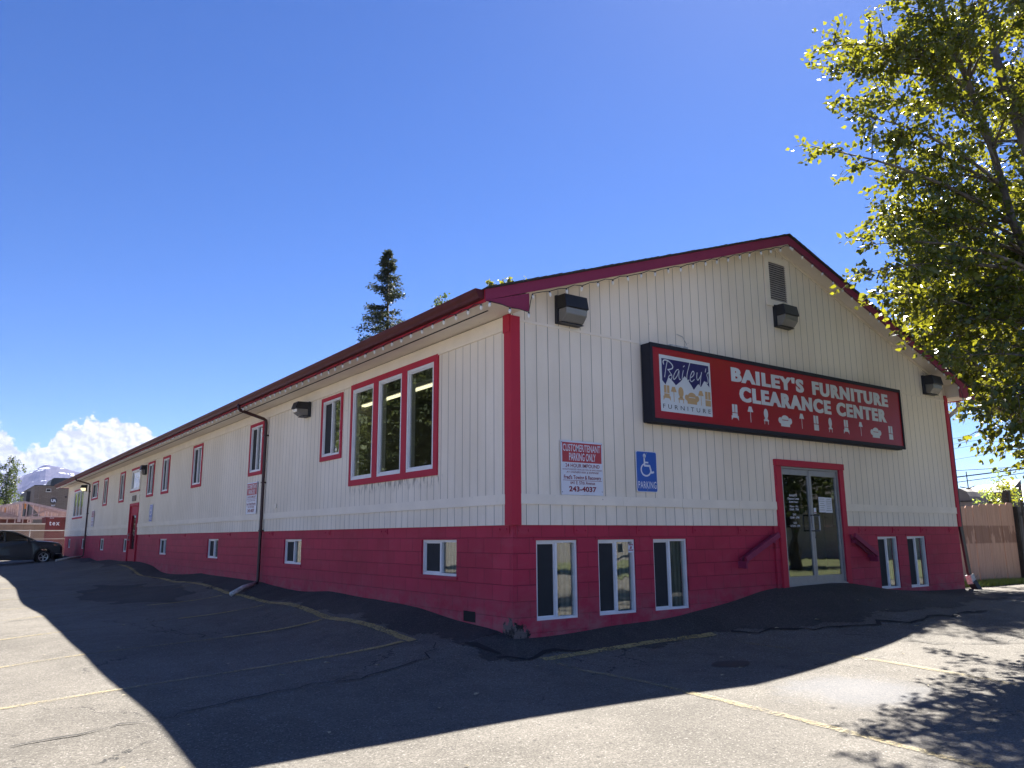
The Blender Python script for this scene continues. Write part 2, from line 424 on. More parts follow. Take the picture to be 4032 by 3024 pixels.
M['glass_door'] = glass_mat('door glass', (0.55, 0.6, 0.58), 0.03, 2.3)
def emis(name, col, st):
    m = MT(name); m.b.inputs['Emission Color'].default_value = (*col, 1); m.b.inputs['Emission Strength'].default_value = st
    m.set((0.8, 0.8, 0.75), 0.5); return m.mat
M['tube_on'] = emis('lit fluorescent tube', (1.0, 0.86, 0.55), 0.55)
def curtain_mat():
    m = MT('vertical blind fabric'); p = m.pos(); x, y, z = m.xyz(p)
    w = m.math('SINE', m.math('MULTIPLY', m.math('ADD', x, y), 70.0))
    m.set(m.mix(m.mr(w, -1, 1), (0.15, 0.16, 0.13), (0.27, 0.27, 0.23)), 0.9); m.bump(w, 0.5, 0.01); return m.mat
M['curtain'] = curtain_mat()

# ------------------------------------------------------------------ terrain
CP = [(0,.2,-1.37),(0,1.2,-1.33),(0,2.5,-1.22),(0,4,-1.18),(0,6,-1.15),(0,10,-1.13),(0,15,-1.11),(0,21,-1.09),(0,24.5,-.99),(0,26,-1.0),(0,30,-1.04),(0,35,-1.06),(0,44,-1.09),
 (-.75,1.25,-1.5),(-.7,4.1,-1.43),(-.65,7,-1.38),(-.65,10,-1.36),(-.6,15,-1.33),(-.6,20,-1.30),(-.6,26,-1.25),(-.6,33,-1.22),
 (-2.5,1,-1.64),(-2.5,4,-1.62),(-2.5,7,-1.57),(-2.5,10,-1.52),(-2.5,18,-1.43),(-2.5,27,-1.37),
 (-4.4,-.5,-1.74),(-4.3,1.4,-1.73),(-4.3,4.2,-1.69),(-4.3,7,-1.66),(-4.2,10,-1.62),(-4.1,18,-1.50),(-4.0,26,-1.42),
 (-5.4,1,-1.79),(-5.4,4,-1.78),(-5.4,7,-1.74),(-5.4,10,-1.69),(-5.2,18,-1.58),
 (-3.95,-2.25,-1.80),(-3.35,-2.35,-1.77),(-2.75,-2.45,-1.75),(-2,-2.6,-1.71),(-1,-2.75,-1.68),(0,-2.95,-1.66),(1.15,-3.05,-1.645),(2.85,-2.85,-1.60),(4.3,-2.7,-1.54),(7.1,-2.3,-1.33),
 (.27,.03,-1.454),(.96,.03,-1.436),(1.7,.03,-1.386),(2.75,.03,-1.36),(3.43,.03,-1.292),(4.45,.03,-1.182),(5.1,.03,-1.065),(5.74,.03,-1.02),(6.6,.0,-1.012),(7.44,.03,-1.012),(8.69,.03,-1.178),(9.49,.03,-1.246),(10.5,.03,-1.30),(12.03,.03,-1.33),
 (0,-.6,-1.615),(.5,-.6,-1.59),(1.5,-.6,-1.575),(3.1,-.6,-1.55),(3.05,-1.6,-1.60),(3.1,-5,-1.68),(.1,-5.3,-1.75),(.1,-2,-1.64),
 (6.5,-.7,-1.10),(6.5,-1.6,-1.26),(9,-1.4,-1.28),(12,-1.5,-1.40),
 (-6,-8.4,-1.88),(-10,-10,-1.95),(0,-12,-1.92),(8,-8,-1.65),(16,-4,-1.55),(13.5,1,-1.36),(15.5,.2,-1.38),(20,5,-1.5),(20,20,-1.5),
 (-3.5,43,-1.38),(-1.8,39,-1.32),(-6,34,-1.55),(-10,20,-1.75),(-10,0,-1.97),(-5,50,-1.33),(0,50,-1.22),(6,20,-1.2),(12,20,-1.35),(6,45,-1.2),(14,50,-1.4),(-10,50,-1.5)]
cp = np.array(CP, float)
def tps(d): return np.where(d > 0, d * d * np.log(np.maximum(d, 1e-9)), 0)
_d = np.hypot(cp[:, None, 0] - cp[None, :, 0], (cp[:, None, 1] - cp[None, :, 1]))
_n = len(cp); _A = np.zeros((_n + 3, _n + 3)); _A[:_n, :_n] = tps(_d) + np.eye(_n) * 0.15
_A[:_n, _n] = 1; _A[:_n, _n + 1:] = cp[:, :2]; _A[_n, :_n] = 1; _A[_n + 1:, :_n] = cp[:, :2].T
_w = np.linalg.solve(_A, np.r_[cp[:, 2], 0, 0, 0])
def hz(x, y):
    x = np.clip(np.atleast_1d(np.asarray(x, float)), -11, 20); y = np.clip(np.atleast_1d(np.asarray(y, float)), -12, 52)
    out = np.zeros(x.shape).ravel(); xf = x.ravel(); yf = y.ravel()
    for i in range(0, len(xf), 4000):
        d = np.hypot(xf[i:i+4000, None] - cp[None, :, 0], yf[i:i+4000, None] - cp[None, :, 1])
        out[i:i+4000] = tps(d) @ _w[:_n] + _w[_n] + _w[_n+1] * xf[i:i+4000] + _w[_n+2] * yf[i:i+4000]
    return out.reshape(x.shape)
def gz(x, y): return float(hz(x, y)[0])

def asphalt_mat(name, fresh=False):
    m = MT(name); p = m.pos(); x, y, z = m.xyz(p)
    p2 = m.comb(x, y, 0.0)
    if fresh:
        a, b = (0.050, 0.047, 0.043), (0.074, 0.069, 0.062)
    else:
        a, b = (0.100, 0.091, 0.077), (0.146, 0.133, 0.113)
    big = m.noise(p2, 0.35, 5, 0.6); med = m.noise(p2, 2.3, 5, 0.65)
    c = m.mix(m.mr(m.math('ADD', m.math('MULTIPLY', big, 0.6), m.math('MULTIPLY', med, 0.4)), 0.36, 0.64), a, b)
    v = m.node('ShaderNodeTexVoronoi'); m.l.new(p2, v.inputs['Vector']); v.inputs['Scale'].default_value = 85.0
    vc = m.xyz(v.outputs['Color'])[0]
    ag = m.mr(vc, 0.0, 1.0, 0.66, 1.36, False)
    c = m.mix(1.0, c, m.comb(ag, ag, ag), 'MULTIPLY')
    st = m.mr(vc, 0.94, 0.99, 0, 0.45 if not fresh else 0.16)
    c = m.mix(st, c, (0.34, 0.32, 0.29))
    v2 = m.node('ShaderNodeTexVoronoi'); m.l.new(p2, v2.inputs['Vector']); v2.inputs['Scale'].default_value = 17.0
    vc2 = m.xyz(v2.outputs['Color'])[0]
    pit = m.math('MULTIPLY', m.mr(vc2, 0.90, 0.96), m.mr(v2.outputs['Distance'], 0.35, 0.15))
    c = m.mix(m.math('MULTIPLY', pit, 0.65), c, (0.035, 0.034, 0.033))
    if not fresh:
        # cracks
        wrp = m.noise(p2, 1.4, 5, 0.7, 'Color')
        ws = m.node('ShaderNodeVectorMath', operation='SCALE'); m.l.new(wrp, ws.inputs[0]); ws.inputs['Scale'].default_value = 1.0
        wa_ = m.node('ShaderNodeVectorMath', operation='ADD'); m.l.new(p2, wa_.inputs[0]); m.l.new(ws.outputs[0], wa_.inputs[1])
        v3 = m.node('ShaderNodeTexVoronoi', feature='DISTANCE_TO_EDGE'); m.l.new(wa_.outputs[0], v3.inputs['Vector']); v3.inputs['Scale'].default_value = 0.27
        msk = m.mr(m.noise(p2, 0.5, 3, 0.5), 0.46, 0.58)
        crack = m.math('MULTIPLY', m.mr(v3.outputs['Distance'], 0.0042, 0.001), msk)
        c = m.mix(m.math('MULTIPLY', crack, 0.85), c, (0.02, 0.02, 0.02))
        # oil stains, old sealed patches and tyre tracks that stay put
        oil = m.mr(m.noise(m.scale(p2, (1, 1, 1), (7.7, 3.1, 0)), 0.9, 4, 0.6), 0.64, 0.72, 0, 0.45)
        c = m.mix(oil, c, (0.06, 0.057, 0.055))
        # worn pale blue-white painted patch in the first bay
        dx = m.math('DIVIDE', m.math('SUBTRACT', x, 1.45), 0.95); dy = m.math('DIVIDE', m.math('ADD', y, 3.75), 0.75)
        dd = m.math('ADD', m.math('SQRT', m.math('ADD', m.math('MULTIPLY', dx, dx), m.math('MULTIPLY', dy, dy))), m.math('MULTIPLY', m.math('SUBTRACT', med, 0.5), 1.1))
        c = m.mix(m.mr(dd, 1.10, 0.35, 0, 0.50), c, (0.165, 0.17, 0.183))
        # dusty light band
    dust = m.mr(m.noise(m.scale(p2, (1, 1, 1), (2.2, 9.1, 0)), 0.22, 4, 0.6), 0.45, 0.7, 0, 0.25 if not fresh else 0.15)
    c = m.mix(dust, c, (0.18, 0.165, 0.142))
    m.set(c, 0.92, spec=0.25)
    m.bump(m.math('ADD', m.math('MULTIPLY', vc, 0.4), m.math('SUBTRACT', m.noise(p2, 160, 2, 0.5), m.math('MULTIPLY', pit, 0.8))), 0.8, 0.006)
    return m.mat
M['asphalt'] = asphalt_mat('weathered asphalt'); M['asphalt_new'] = asphalt_mat('newer dark asphalt', True)

def grid_mesh(name, xs, ys, zfun, mat, keep=None):
    XX, YY = np.meshgrid(xs, ys); ZZ = zfun(XX, YY)
    vs = np.c_[XX.ravel(), YY.ravel(), ZZ.ravel()]
    nx, ny = len(xs), len(ys)
    ii = np.arange((nx - 1) * (ny - 1)); r = ii // (nx - 1); c = ii % (nx - 1)
    a = r * nx + c
    F = np.c_[a, a + 1, a + nx + 1, a + nx]
    if keep is not None:
        cx = (XX[:-1, :-1] + XX[1:, 1:]) / 2; cy = (YY[:-1, :-1] + YY[1:, 1:]) / 2
        F = F[keep(cx, cy).ravel()]
    me = bpy.data.meshes.new(name); me.from_pydata(vs.tolist(), [], F.tolist()); me.materials.append(mat)
    me.polygons.foreach_set('use_smooth', [True] * len(me.polygons)); me.update()
    o = bpy.data.objects.new(name, me); COL.objects.link(o); return o
far = [60, 90, 140, 220, 400, 800, 1600, 3200, 7000, 16000]
xs = np.r_[[-v - 5 for v in far[::-1]], [-40, -30, -22, -16], np.arange(-12, 20.01, 0.25), [24, 30, 40], [v for v in far]]
ys = np.r_[[-v for v in far[::-1]], [-40, -30, -22, -16], np.arange(-13, 52.01, 0.25), far]
grd = grid_mesh('ground', xs, ys, hz, M['asphalt']); grd['kind'] = 'structure'

# newer asphalt apron poured along both walls: ragged outer edge
def edge_noise(t, seed, amp=0.12):
    return amp * (math.sin(t * 2.1 + seed) + 0.6 * math.sin(t * 5.3 + 1.7 * seed) + 0.4 * math.sin(t * 11.9 + seed * 3))
def strip(name, path, mat, z=0.004, step=0.12, wn=0.0, seed=1):
    """path: list of (x, y, halfwidth) ; draped ribbon"""
    mb = MB(); pts = []
    for (x0, y0, w0), (x1, y1, w1) in zip(path[:-1], path[1:]):
        L = math.hypot(x1 - x0, y1 - y0); n = max(1, int(L / step))
        for k in range(n): t = k / n; pts.append((x0 + (x1 - x0) * t, y0 + (y1 - y0) * t, w0 + (w1 - w0) * t))
    pts.append(path[-1]); rows = []
    rnd = random.Random(seed)
    for i, (x, y, w) in enumerate(pts):
        a = pts[max(i - 1, 0)]; b = pts[min(i + 1, len(pts) - 1)]
        dx, dy = b[0] - a[0], b[1] - a[1]; L = math.hypot(dx, dy); nx, ny = -dy / L, dx / L
        r = []
        for k in range(5):
            t = (k / 4 * 2 - 1) * (w + (rnd.uniform(-wn, wn) if k in (0, 4) else 0))
            r.append((x + nx * t, y + ny * t))
        rows.append(r)
    arr = np.array(rows); Z = hz(arr[..., 0], arr[..., 1]) + z
    base = 0
    for i in range(len(rows)):
        for k in range(5): mb.v.append((rows[i][k][0], rows[i][k][1], float(Z[i, k])))
    for i in range(len(rows) - 1):
        for k in range(4):
            a = i * 5 + k; mb.f.append([a, a + 5, a + 6, a + 1]); mb.m.append(0)
    o = mb.build(name, mat, kind='structure'); return o
def apron(cx, cy):
    k = np.zeros(cx.shape, bool)
    en = 0.10 * (np.sin(cy * 2.1) + 0.6 * np.sin(cy * 5.3 + 2) + .4 * np.sin(cy * 11 + 1))
    k |= (cx > -0.62 + en - 0.0) & (cx < 0.25) & (cy > -0.45) & (cy < 45.1)
    e2 = 0.10 * (np.sin(cx * 2.3 + 1) + 0.6 * np.sin(cx * 5.9) + .4 * np.sin(cx * 12.1 + 2))
    low = np.interp(cx, [-0.6, 3.4, 5.0, 7.5, 10, 12.5], [-0.50, -0.75, -1.7, -2.0, -1.5, -1.1])
    k |= (cy > low + e2) & (cy < 0.25) & (cx > -0.45) & (cx < 12.4)
    return k
ap = grid_mesh('asphalt_apron', np.arange(-1.1, 13, 0.06), np.arange(-2.8, 0.3, 0.06), lambda a, b: hz(a, b) + 0.006, M['asphalt_new'], apron); ap['kind'] = 'structure'
ap2 = grid_mesh('asphalt_apron', np.arange(-1.1, 0.3, 0.06), np.arange(0.3, 45.1, 0.10), lambda a, b: hz(a, b) + 0.006, M['asphalt_new'], apron); ap2['kind'] = 'structure'

M['crack'] = simple('open crack in asphalt', (.012, .012, .012), .95)
def jag(path, amp, seed, w=.02):
    rr = random.Random(seed); out = []
    for (a, b), (c, e) in zip(path[:-1], path[1:]):
        n = max(2, int(math.hypot(c - a, e - b) / .16))
        for k in range(n):
            t = k / n; out.append((a + (c - a) * t + rr.gauss(0, amp), b + (e - b) * t + rr.gauss(0, amp), w * rr.uniform(.3, 1.4)))
    return out
for k, (pth, am, w_) in enumerate((([(-.55, -.35), (-.2, -.55), (.2, -.45), (.9, -.47)], .03, .035), ([(3.3, -.78), (3.9, -1.15), (4.5, -1.75), (5.3, -2.1), (6.4, -2.35), (7.6, -2.45)], .05, .035), ([(-.62, .3), (-.45, -.05), (-.3, -.5)], .03, .05),
        ([(-.75, .6), (-1.2, .1), (-2.0, -.15), (-3.4, -.2), (-4.4, -.5), (-5.6, -.55)], .04, .010), ([(-1.3, 8.5), (-2.2, 9.2), (-3.4, 9.0), (-5, 9.6)], .05, .012),
        ([(-2.6, 4.4), (-3.0, 6.2), (-2.7, 7.9)], .05, .010), ([(-5.5, -3.0), (-4.6, -3.4), (-3.4, -4.4), (-2.6, -5.6)], .05, .006), ([(4.2, -2.0), (4.6, -3.2), (5.8, -3.9)], .05, .010))):
    strip('asphalt_crack', jag(pth, am, k, w_), M['crack'], 0.012, seed=k)
_c = lambda cx, cy: ((((cx + 2.0) / 1.05) ** 2 + ((cy - 13.5) / 3.4) ** 2 + .18 * np.sin(cx * 7 + cy * 2.3) + .12 * np.sin(cy * 5)) < 1)
pt_ = grid_mesh('asphalt_patch', np.arange(-3.6, -.6, .06), np.arange(9, 18, .08), lambda a, b: hz(a, b) + .005, M['asphalt_new'], _c); pt_['kind'] = 'structure'
_c2 = lambda cx, cy: ((((cx - 1.75) / .28) ** 2 + ((cy + 2.0) / .2) ** 2 + .2 * np.sin(cx * 17)) < 1)
pt_ = grid_mesh('oil_stain', np.arange(1.3, 2.3, .03), np.arange(-2.4, -1.6, .03), lambda a, b: hz(a, b) + .005, simple('oil stain', (.03, .03, .03), .7), _c2); pt_['kind'] = 'structure'

def line_mat():
    m = MT('worn yellow road paint'); p = m.pos(); x, y, z = m.xyz(p); p2 = m.comb(x, y, 0.0)
    c = m.mix(m.mr(m.noise(p2, 3, 4), 0.3, 0.7), (0.40, 0.30, 0.115), (0.50, 0.40, 0.18))
    wear = m.math('ADD', m.math('MULTIPLY', m.noise(p2, 26, 4, 0.7), 0.75), m.math('MULTIPLY', m.noise(p2, 1.2, 3, 0.6), 0.40))
    al_ = m.mr(wear, 0.66, 0.575, 0.05, 0.80)
    m.set(c, 0.85, spec=0.2); m.link(al_, m.b.inputs['Alpha']); return m.mat
M['line'] = line_mat()
def line_mat2():
    m = MT('very worn yellow road paint'); p = m.pos(); x, y, z = m.xyz(p); p2 = m.comb(x, y, 0.0)
    c = m.mix(m.mr(m.noise(p2, 3, 4), 0.3, 0.7), (0.34, 0.27, 0.14), (0.40, 0.34, 0.20))
    wear = m.math('ADD', m.math('MULTIPLY', m.noise(p2, 30, 4, 0.7), 0.75), m.math('MULTIPLY', m.noise(p2, 0.9, 3, 0.6), 0.42))
    m.set(c, 0.85, spec=0.2); m.link(m.mr(wear, 0.66, 0.53, 0.02, 0.60), m.b.inputs['Alpha']); return m.mat
M['line_worn'] = line_mat2()
strip('parking_line', [(-0.80, 1.15, .06), (-0.76, 4.1, .06), (-0.70, 7, .055), (-0.66, 12, .05), (-0.62, 20, .05), (-0.6, 25, .05)], M['line'], 0.010, wn=0.012)
for k, yy in enumerate([1.25, 4.08, 6.95, 9.8, 12.65, 15.5, 18.35, 21.2, 24.0]):
    x1 = -0.82 + k * 0.02
    strip('parking_line', [(-8.5, yy - 0.12, .05), (-4.5, yy - 0.02, .05), (x1 - 1.6, yy, .05)], M['line_worn'], 0.008, seed=k + 3, wn=0.010)
    strip('parking_line', [(x1 - 1.62, yy, .05), (x1 - 0.07, yy + 0.02, .055)], M['line'] if k < 4 else M['line_worn'], 0.009, seed=k + 30, wn=0.012)
strip('parking_line', [(0.0, -0.62, .06), (1.5, -0.60, .06), (3.1, -0.62, .06)], M['line'], 0.011, wn=0.012)
strip('parking_line', [(0.08, -0.72, .05), (0.06, -3, .05), (0.08, -5.6, .05), (0.1, -8.5, .05)], M['line_worn'], 0.008, wn=0.018)
strip('parking_line', [(3.06, -0.95, .05), (3.02, -3, .05), (3.0, -4.6, .05)], M['line_worn'], 0.008, wn=0.012)

exec_parts = []
# ================================================================== THE BUILDING
W, LEN = 12.10, 45.10
RIDGE_X, RIDGE_Z, SL = 6.05, 5.256, 0.337
OV = 0.34
def rz(x): return RIDGE_Z - SL * abs(x - RIDGE_X)
bld = thing('store_building', 'long off-white sided furniture store with crimson block base, red trim and low gable roof', 'building', (0, 0, -1.4))
def bx(mb, side, s0, s1, d0, d1, z0, z1, mi=0):
    if side == 'L': mb.box((-d0, s0, z0), (-d1, s1, z1), mi)
    else: mb.box((s0, -d0, z0), (s1, -d1, z1), mi)
def PT(side, s, d, z): return (-d, s, z) if side == 'L' else (s, -d, z)
def wall_grid(mb, side, d, s0, s1, z0, z1, holes, reveal=0.14, mi=0):
    ss = sorted({s0, s1} | {h[0] for h in holes} | {h[1] for h in holes}); zs = sorted({z0, z1} | {h[2] for h in holes} | {h[3] for h in holes})
    for a, b in zip(ss[:-1], ss[1:]):
        for c, e in zip(zs[:-1], zs[1:]):
            ms, mz = (a + b) / 2, (c + e) / 2
            if any(h[0] < ms < h[1] and h[2] < mz < h[3] for h in holes): continue
            q = [PT(side, a, d, c), PT(side, b, d, c), PT(side, b, d, e), PT(side, a, d, e)]
            mb.poly(q if side == 'G' else q[::-1], mi)
    for h in holes:
        a, b, c, e = h; r = d - reveal
        mb.poly([PT(side, a, d, c), PT(side, b, d, c), PT(side, b, r, c), PT(side, a, r, c)], mi)
        mb.poly([PT(side, a, d, e), PT(side, b, d, e), PT(side, b, r, e), PT(side, a, r, e)], mi)
        mb.poly([PT(side, a, d, c), PT(side, a, d, e), PT(side, a, r, e), PT(side, a, r, c)], mi)
        mb.poly([PT(side, b, d, c), PT(side, b, d, e), PT(side, b, r, e), PT(side, b, r, c)], mi)

# window tables: (s0, s1, z0, z1) of the white frame
UP = [(5.60, 6.48, 1.42, 2.53), (10.16, 11.02, 1.42, 2.53), (15.56, 16.48, 1.42, 2.53), (19.62, 20.50, 1.42, 2.53), (21.93, 22.87, 1.42, 2.53),
      (27.45, 28.36, 1.42, 2.53), (31.52, 32.40, 1.42, 2.53)]
TRI = [(2.04, 2.92, 0.88, 2.56), (3.10, 3.98, 0.88, 2.56), (4.17, 5.05, 0.88, 2.56)]
PIC = (24.28, 25.90, 1.70, 2.50)
DBL = (34.25, 35.95, 1.82, 2.55)
TRI2 = [(38.85, 39.98, 1.02, 2.46), (40.04, 41.17, 1.02, 2.46), (41.23, 42.36, 1.02, 2.46)]
LOWL = [(1.42, 2.45, -.71, -.19), (7.47, 8.49, -.69, -.18), (13.47, 14.52, -.68, -.17), (19.40, 20.45, -.67, -.16), (25.95, 26.95, -.67, -.15), (31.50, 32.60, -.66, -.14), (37.35, 38.40, -.65, -.14), (42.65, 43.65, -.64, -.14)]
LOWG = [(.41, 1.13, -1.235, -.2), (1.51, 2.235, -1.235, -.2), (2.61, 3.345, -1.235, -.2), (8.775, 9.5, -1.195, -.2), (9.87, 10.605, -1.21, -.2)]
DOORG = (5.76, 7.52, -1.03, 1.03)
DOORL = (24.25, 25.72, -0.98, 1.10)

mb = MB()
wall_grid(mb, 'L', 0.0, 0.0, LEN, 0.0, 2.84, UP + TRI + [PIC, DBL] + TRI2 + [(DOORL[0], DOORL[1], 0.0, DOORL[3])], mi=0)
wall_grid(mb, 'G', 0.0, 0.0, W, 0.0, 2.79, [(DOORG[0], DOORG[1], 0.0, DOORG[3])], mi=1)
mb.poly([(0, 0, 2.79), (W, 0, 2.79), (W, 0, rz(W) - .03), (RIDGE_X, 0, RIDGE_Z - .03), (0, 0, rz(0) - .03)], 1)
# back and right walls
mb.quad((W, 0, 0), (W, LEN, 0), (W, LEN, 3.15), (W, 0, 3.15), 0)
mb.poly([(0, LEN, 0), (0, LEN, rz(0) - .03), (RIDGE_X, LEN, RIDGE_Z - .03), (W, LEN, rz(W) - .03), (W, LEN, 0)], 1)
# drip edge under the siding
mb.quad((0, 0, 0), (W, 0, 0), (W, .05, 0), (0, .05, 0), 1); mb.quad((0, .05, 0), (0.05, .05, 0), (0.05, LEN, 0), (0, LEN, 0), 0)
mb.build('siding_wall', [M['siding_y'], M['siding_x']], bld)
mb = MB()
wall_grid(mb, 'L', -0.03, 0.03, LEN - .03, -2.2, 0.02, LOWL + [(DOORL[0], DOORL[1], DOORL[2], 0.02)], mi=0)
wall_grid(mb, 'G', -0.03, 0.03, W - .03, -2.2, 0.02, LOWG + [(DOORG[0], DOORG[1], DOORG[2], 0.02)], mi=1)
mb.quad((W - .03, .03, -2.2), (W - .03, LEN - .03, -2.2), (W - .03, LEN - .03, 0.02), (W - .03, .03, 0.02), 0)
mb.quad((0.03, LEN - .03, -2.2), (W - .03, LEN - .03, -2.2), (W - .03, LEN - .03, 0.02), (.03, LEN - .03, 0.02), 1)
mb.build('foundation_wall', [M['cmu_y'], M['cmu_x']], bld)
mb = MB()
for s in [0.03, 1.03, 2.23, 3.45, 4.55, 8.1, 9.3, 10.4, 11.6]:
    bx(mb, 'G', s + .04, s + .30, -0.03, -0.018, -.125, -.015)
    for q in (.09, .25): mb.lathe(PT('G', s + q, -0.018, -.07), (0, -1, 0), [(0, .016), (.012, .014), (.014, 0)], 6)
for s in [0.1, 3.6, 6.0, 9.2, 12.4, 17, 22, 29.5]:
    bx(mb, 'L', s, s + .26, -0.03, -0.018, -.10, -.01)
    for q in (.05, .21): mb.lathe(PT('L', s + q, -0.018, -.055), (-1, 0, 0), [(0, .016), (.012, .014), (.014, 0)], 6)
build_split(mb, 'anchor_plate', M['cmu_x'], bld)
mb = MB(); bx(mb, 'L', 0.92, 1.22, -0.032, -0.026, -1.30, -1.16); mb.build('broken_block_shade', M['dark'], bld)  # flat dark plate: shade of the missing block's hole put into the colour
# interior shell
mb = MB()
mb.quad((.16, .16, .35), (W - .16, .16, .35), (W - .16, LEN - .16, .35), (.16, LEN - .16, .35), 1)
mb.quad((.16, .16, 2.72), (W - .16, .16, 2.72), (W - .16, LEN - .16, 2.72), (.16, LEN - .16, 2.72), 0)
mb.quad((6.2, .16, .35), (6.2, LEN - .16, .35), (6.2, LEN - .16, 2.72), (6.2, .16, 2.72), 0)
mb.quad((.16, .16, -1.02), (W - .16, .16, -1.02), (W - .16, LEN - .16, -1.02), (.16, LEN - .16, -1.02), 1)
mb.quad((.16, 3.2, -1.02), (W - .16, 3.2, -1.02), (W - .16, 3.2, .35), (.16, 3.2, .35), 0)
for yy in (7.0, 9.2, 13.0, 17.4, 23.6, 33.4, 37.0): mb.quad((.16, yy, .35), (6.2, yy, .35), (6.2, yy, 2.72), (.16, yy, 2.72), 0)
mb.build('interior_wall', [M['interior'], M['interior_floor']], bld)

# beige boards: belt, frieze, seam flashing
mb = MB(); rr = random.Random(4)
def run(side, s0, s1, z0, z1, d, cuts, gaps=()):
    c = [s0] + [x for x in cuts if s0 < x < s1] + [s1]
    for a, b in zip(c[:-1], c[1:]):
        parts = [(a, b)]
        for g0, g1 in gaps:
            parts = [q for a_, b_ in parts for q in ((a_, min(b_, g0)), (max(a_, g1), b_)) if q[1] - q[0] > .01]
        for a_, b_ in parts:
            e = rr.uniform(-.003, .003); bx(mb, side, a_ + .002, b_ - .002, 0.0, d + rr.uniform(0, .003), z0 + e, z1 + e)
run('L', .13, LEN - .1, .272, .406, .022, [5.2, 7.7, 12.5, 18.6, 31.6, 38.2], [(DOORL[0] - .13, DOORL[1] + .13)])
run('G', .13, W - .12, .272, .406, .022, [1.98, 3.23, 4.6, 8.3, 10.6], [(DOORG[0] - .16, DOORG[1] + .16)])
run('L', .13, LEN - .1, 2.64, 2.84, .024, [4.9, 9.7, 14.6, 19.5, 24.4, 29.3, 34.1, 39.0])
bx(mb, 'G', .13, 2.45, 0, .012, 2.765, 2.80); bx(mb, 'G', 9.7, W - .12, 0, .012, 2.765, 2.80)
# raking trim under the soffit on the gable
for sgn in (-1, 1):
    x0, x1 = (0.15, RIDGE_X) if sgn < 0 else (RIDGE_X, W - .1)
    mb.prism([(x0, -0.001, rz(x0) - .30 + .02), (x1, -0.001, rz(x1) - .30 + .02), (x1, -0.001, rz(x1) - .05), (x0, -0.001, rz(x0) - .05)] if False else
             [(x0, 0, rz(x0) - .155), (x1, 0, rz(x1) - .155), (x1, 0, rz(x1) - .10), (x0, 0, rz(x0) - .10)], (0, -.02, 0))
build_split(mb, 'trim_board', M['beige'], bld)
# corner boards
mb = MB()
mb.box((-.022, -.022, 0.0), (.135, 0.0, 2.83)); mb.box((-.022, 0.002, 0.0), (0.0, .14, 2.62)); mb.box((-.034, 0.002, 2.60), (0.0, .15, 2.85))
mb.box((W - .11, -.022, 0.0), (W + .022, 0.0, 2.9)); mb.box((W, .002, 0.0), (W + .022, .14, 2.9))
build_split(mb, 'corner_board', M['red'], bld)
mb = MB(); mb.box((-.022, LEN - .10, 0), (0, LEN + .02, 2.83)); mb.build('corner_board', M['beige'], bld)

# roof: slabs, soffits, fascias
EX = 0.64
mb = MB()
for sg in (-1, 1):
    xe = RIDGE_X + sg * (RIDGE_X + EX + .03)
    pts = [(xe, rz(xe)), (RIDGE_X, RIDGE_Z), (RIDGE_X, RIDGE_Z + .016), (xe, rz(xe) + .016)]
    mb.prism([(a, -OV - .03, b) for a, b in pts], (0, LEN + 2 * OV + .06, 0))
mb.build('roof', M['shingle'], bld)
# ragged shingle edge seen along the rake
mb = MB(); rr = random.Random(8)
for sg in (-1, 1):
    n = 48
    for k in range(n):
        t0, t1 = k / n, (k + 1) / n
        x0 = RIDGE_X + sg * (RIDGE_X + EX) * t0; x1 = RIDGE_X + sg * (RIDGE_X + EX) * t1
        h = rr.uniform(.008, .018)
        mb.prism([(x0, -OV - .045, rz(x0) + .010), (x1, -OV - .045, rz(x1) + .010), (x1, -OV - .045, rz(x1) + .019 + h * .5), (x0, -OV - .045, rz(x0) + .019 + h)], (0, .06, 0))
build_split(mb, 'shingle_edge', M['shingle'], bld)
mb = MB()
mb.box((-EX + .02, -OV + .02, 2.855), (0.0, LEN + OV - .02, 2.87)); mb.box((W, -OV + .02, 2.855), (W + EX - .02, LEN + OV - .02, 2.87))
for sg in (-1, 1):   # sloped soffit under the rake overhang
    xe = RIDGE_X + sg * (RIDGE_X - .0)
    for y0, y1 in ((-OV + .02, 0.0), (LEN, LEN + OV - .02)):
        mb.poly([(RIDGE_X, y0, RIDGE_Z - .10), (RIDGE_X, y1, RIDGE_Z - .10), (xe, y1, rz(xe) - .10), (xe, y0, rz(xe) - .10)])
mb.quad((W - .02, -OV + .02, 2.855), (W - .02, 0, 2.855), (W - .02, 0, 3.13), (W - .02, -OV + .02, 3.13))
mb.quad((.02, -OV + .02, 2.855), (.02, 0, 2.855), (.02, 0, 3.13), (.02, -OV + .02, 3.13))
mb.quad((-.6, -OV+.02, 2.856), (.02, -OV+.02, 2.856), (.02, 0, 2.856), (-.6, 0, 2.856)); mb.quad((W-.02, -OV+.02, 2.856), (W+.6, -OV+.02, 2.856), (W+.6, 0, 2.856), (W-.02, 0, 2.856))
build_split(mb, 'soffit', M['soffit'], bld)
mb = MB(); mb.box((-.36, .05, 2.848), (-.338, LEN + .1, 2.8545)); mb.build('soffit_vent_strip', M['dark'], bld)
mb = MB()
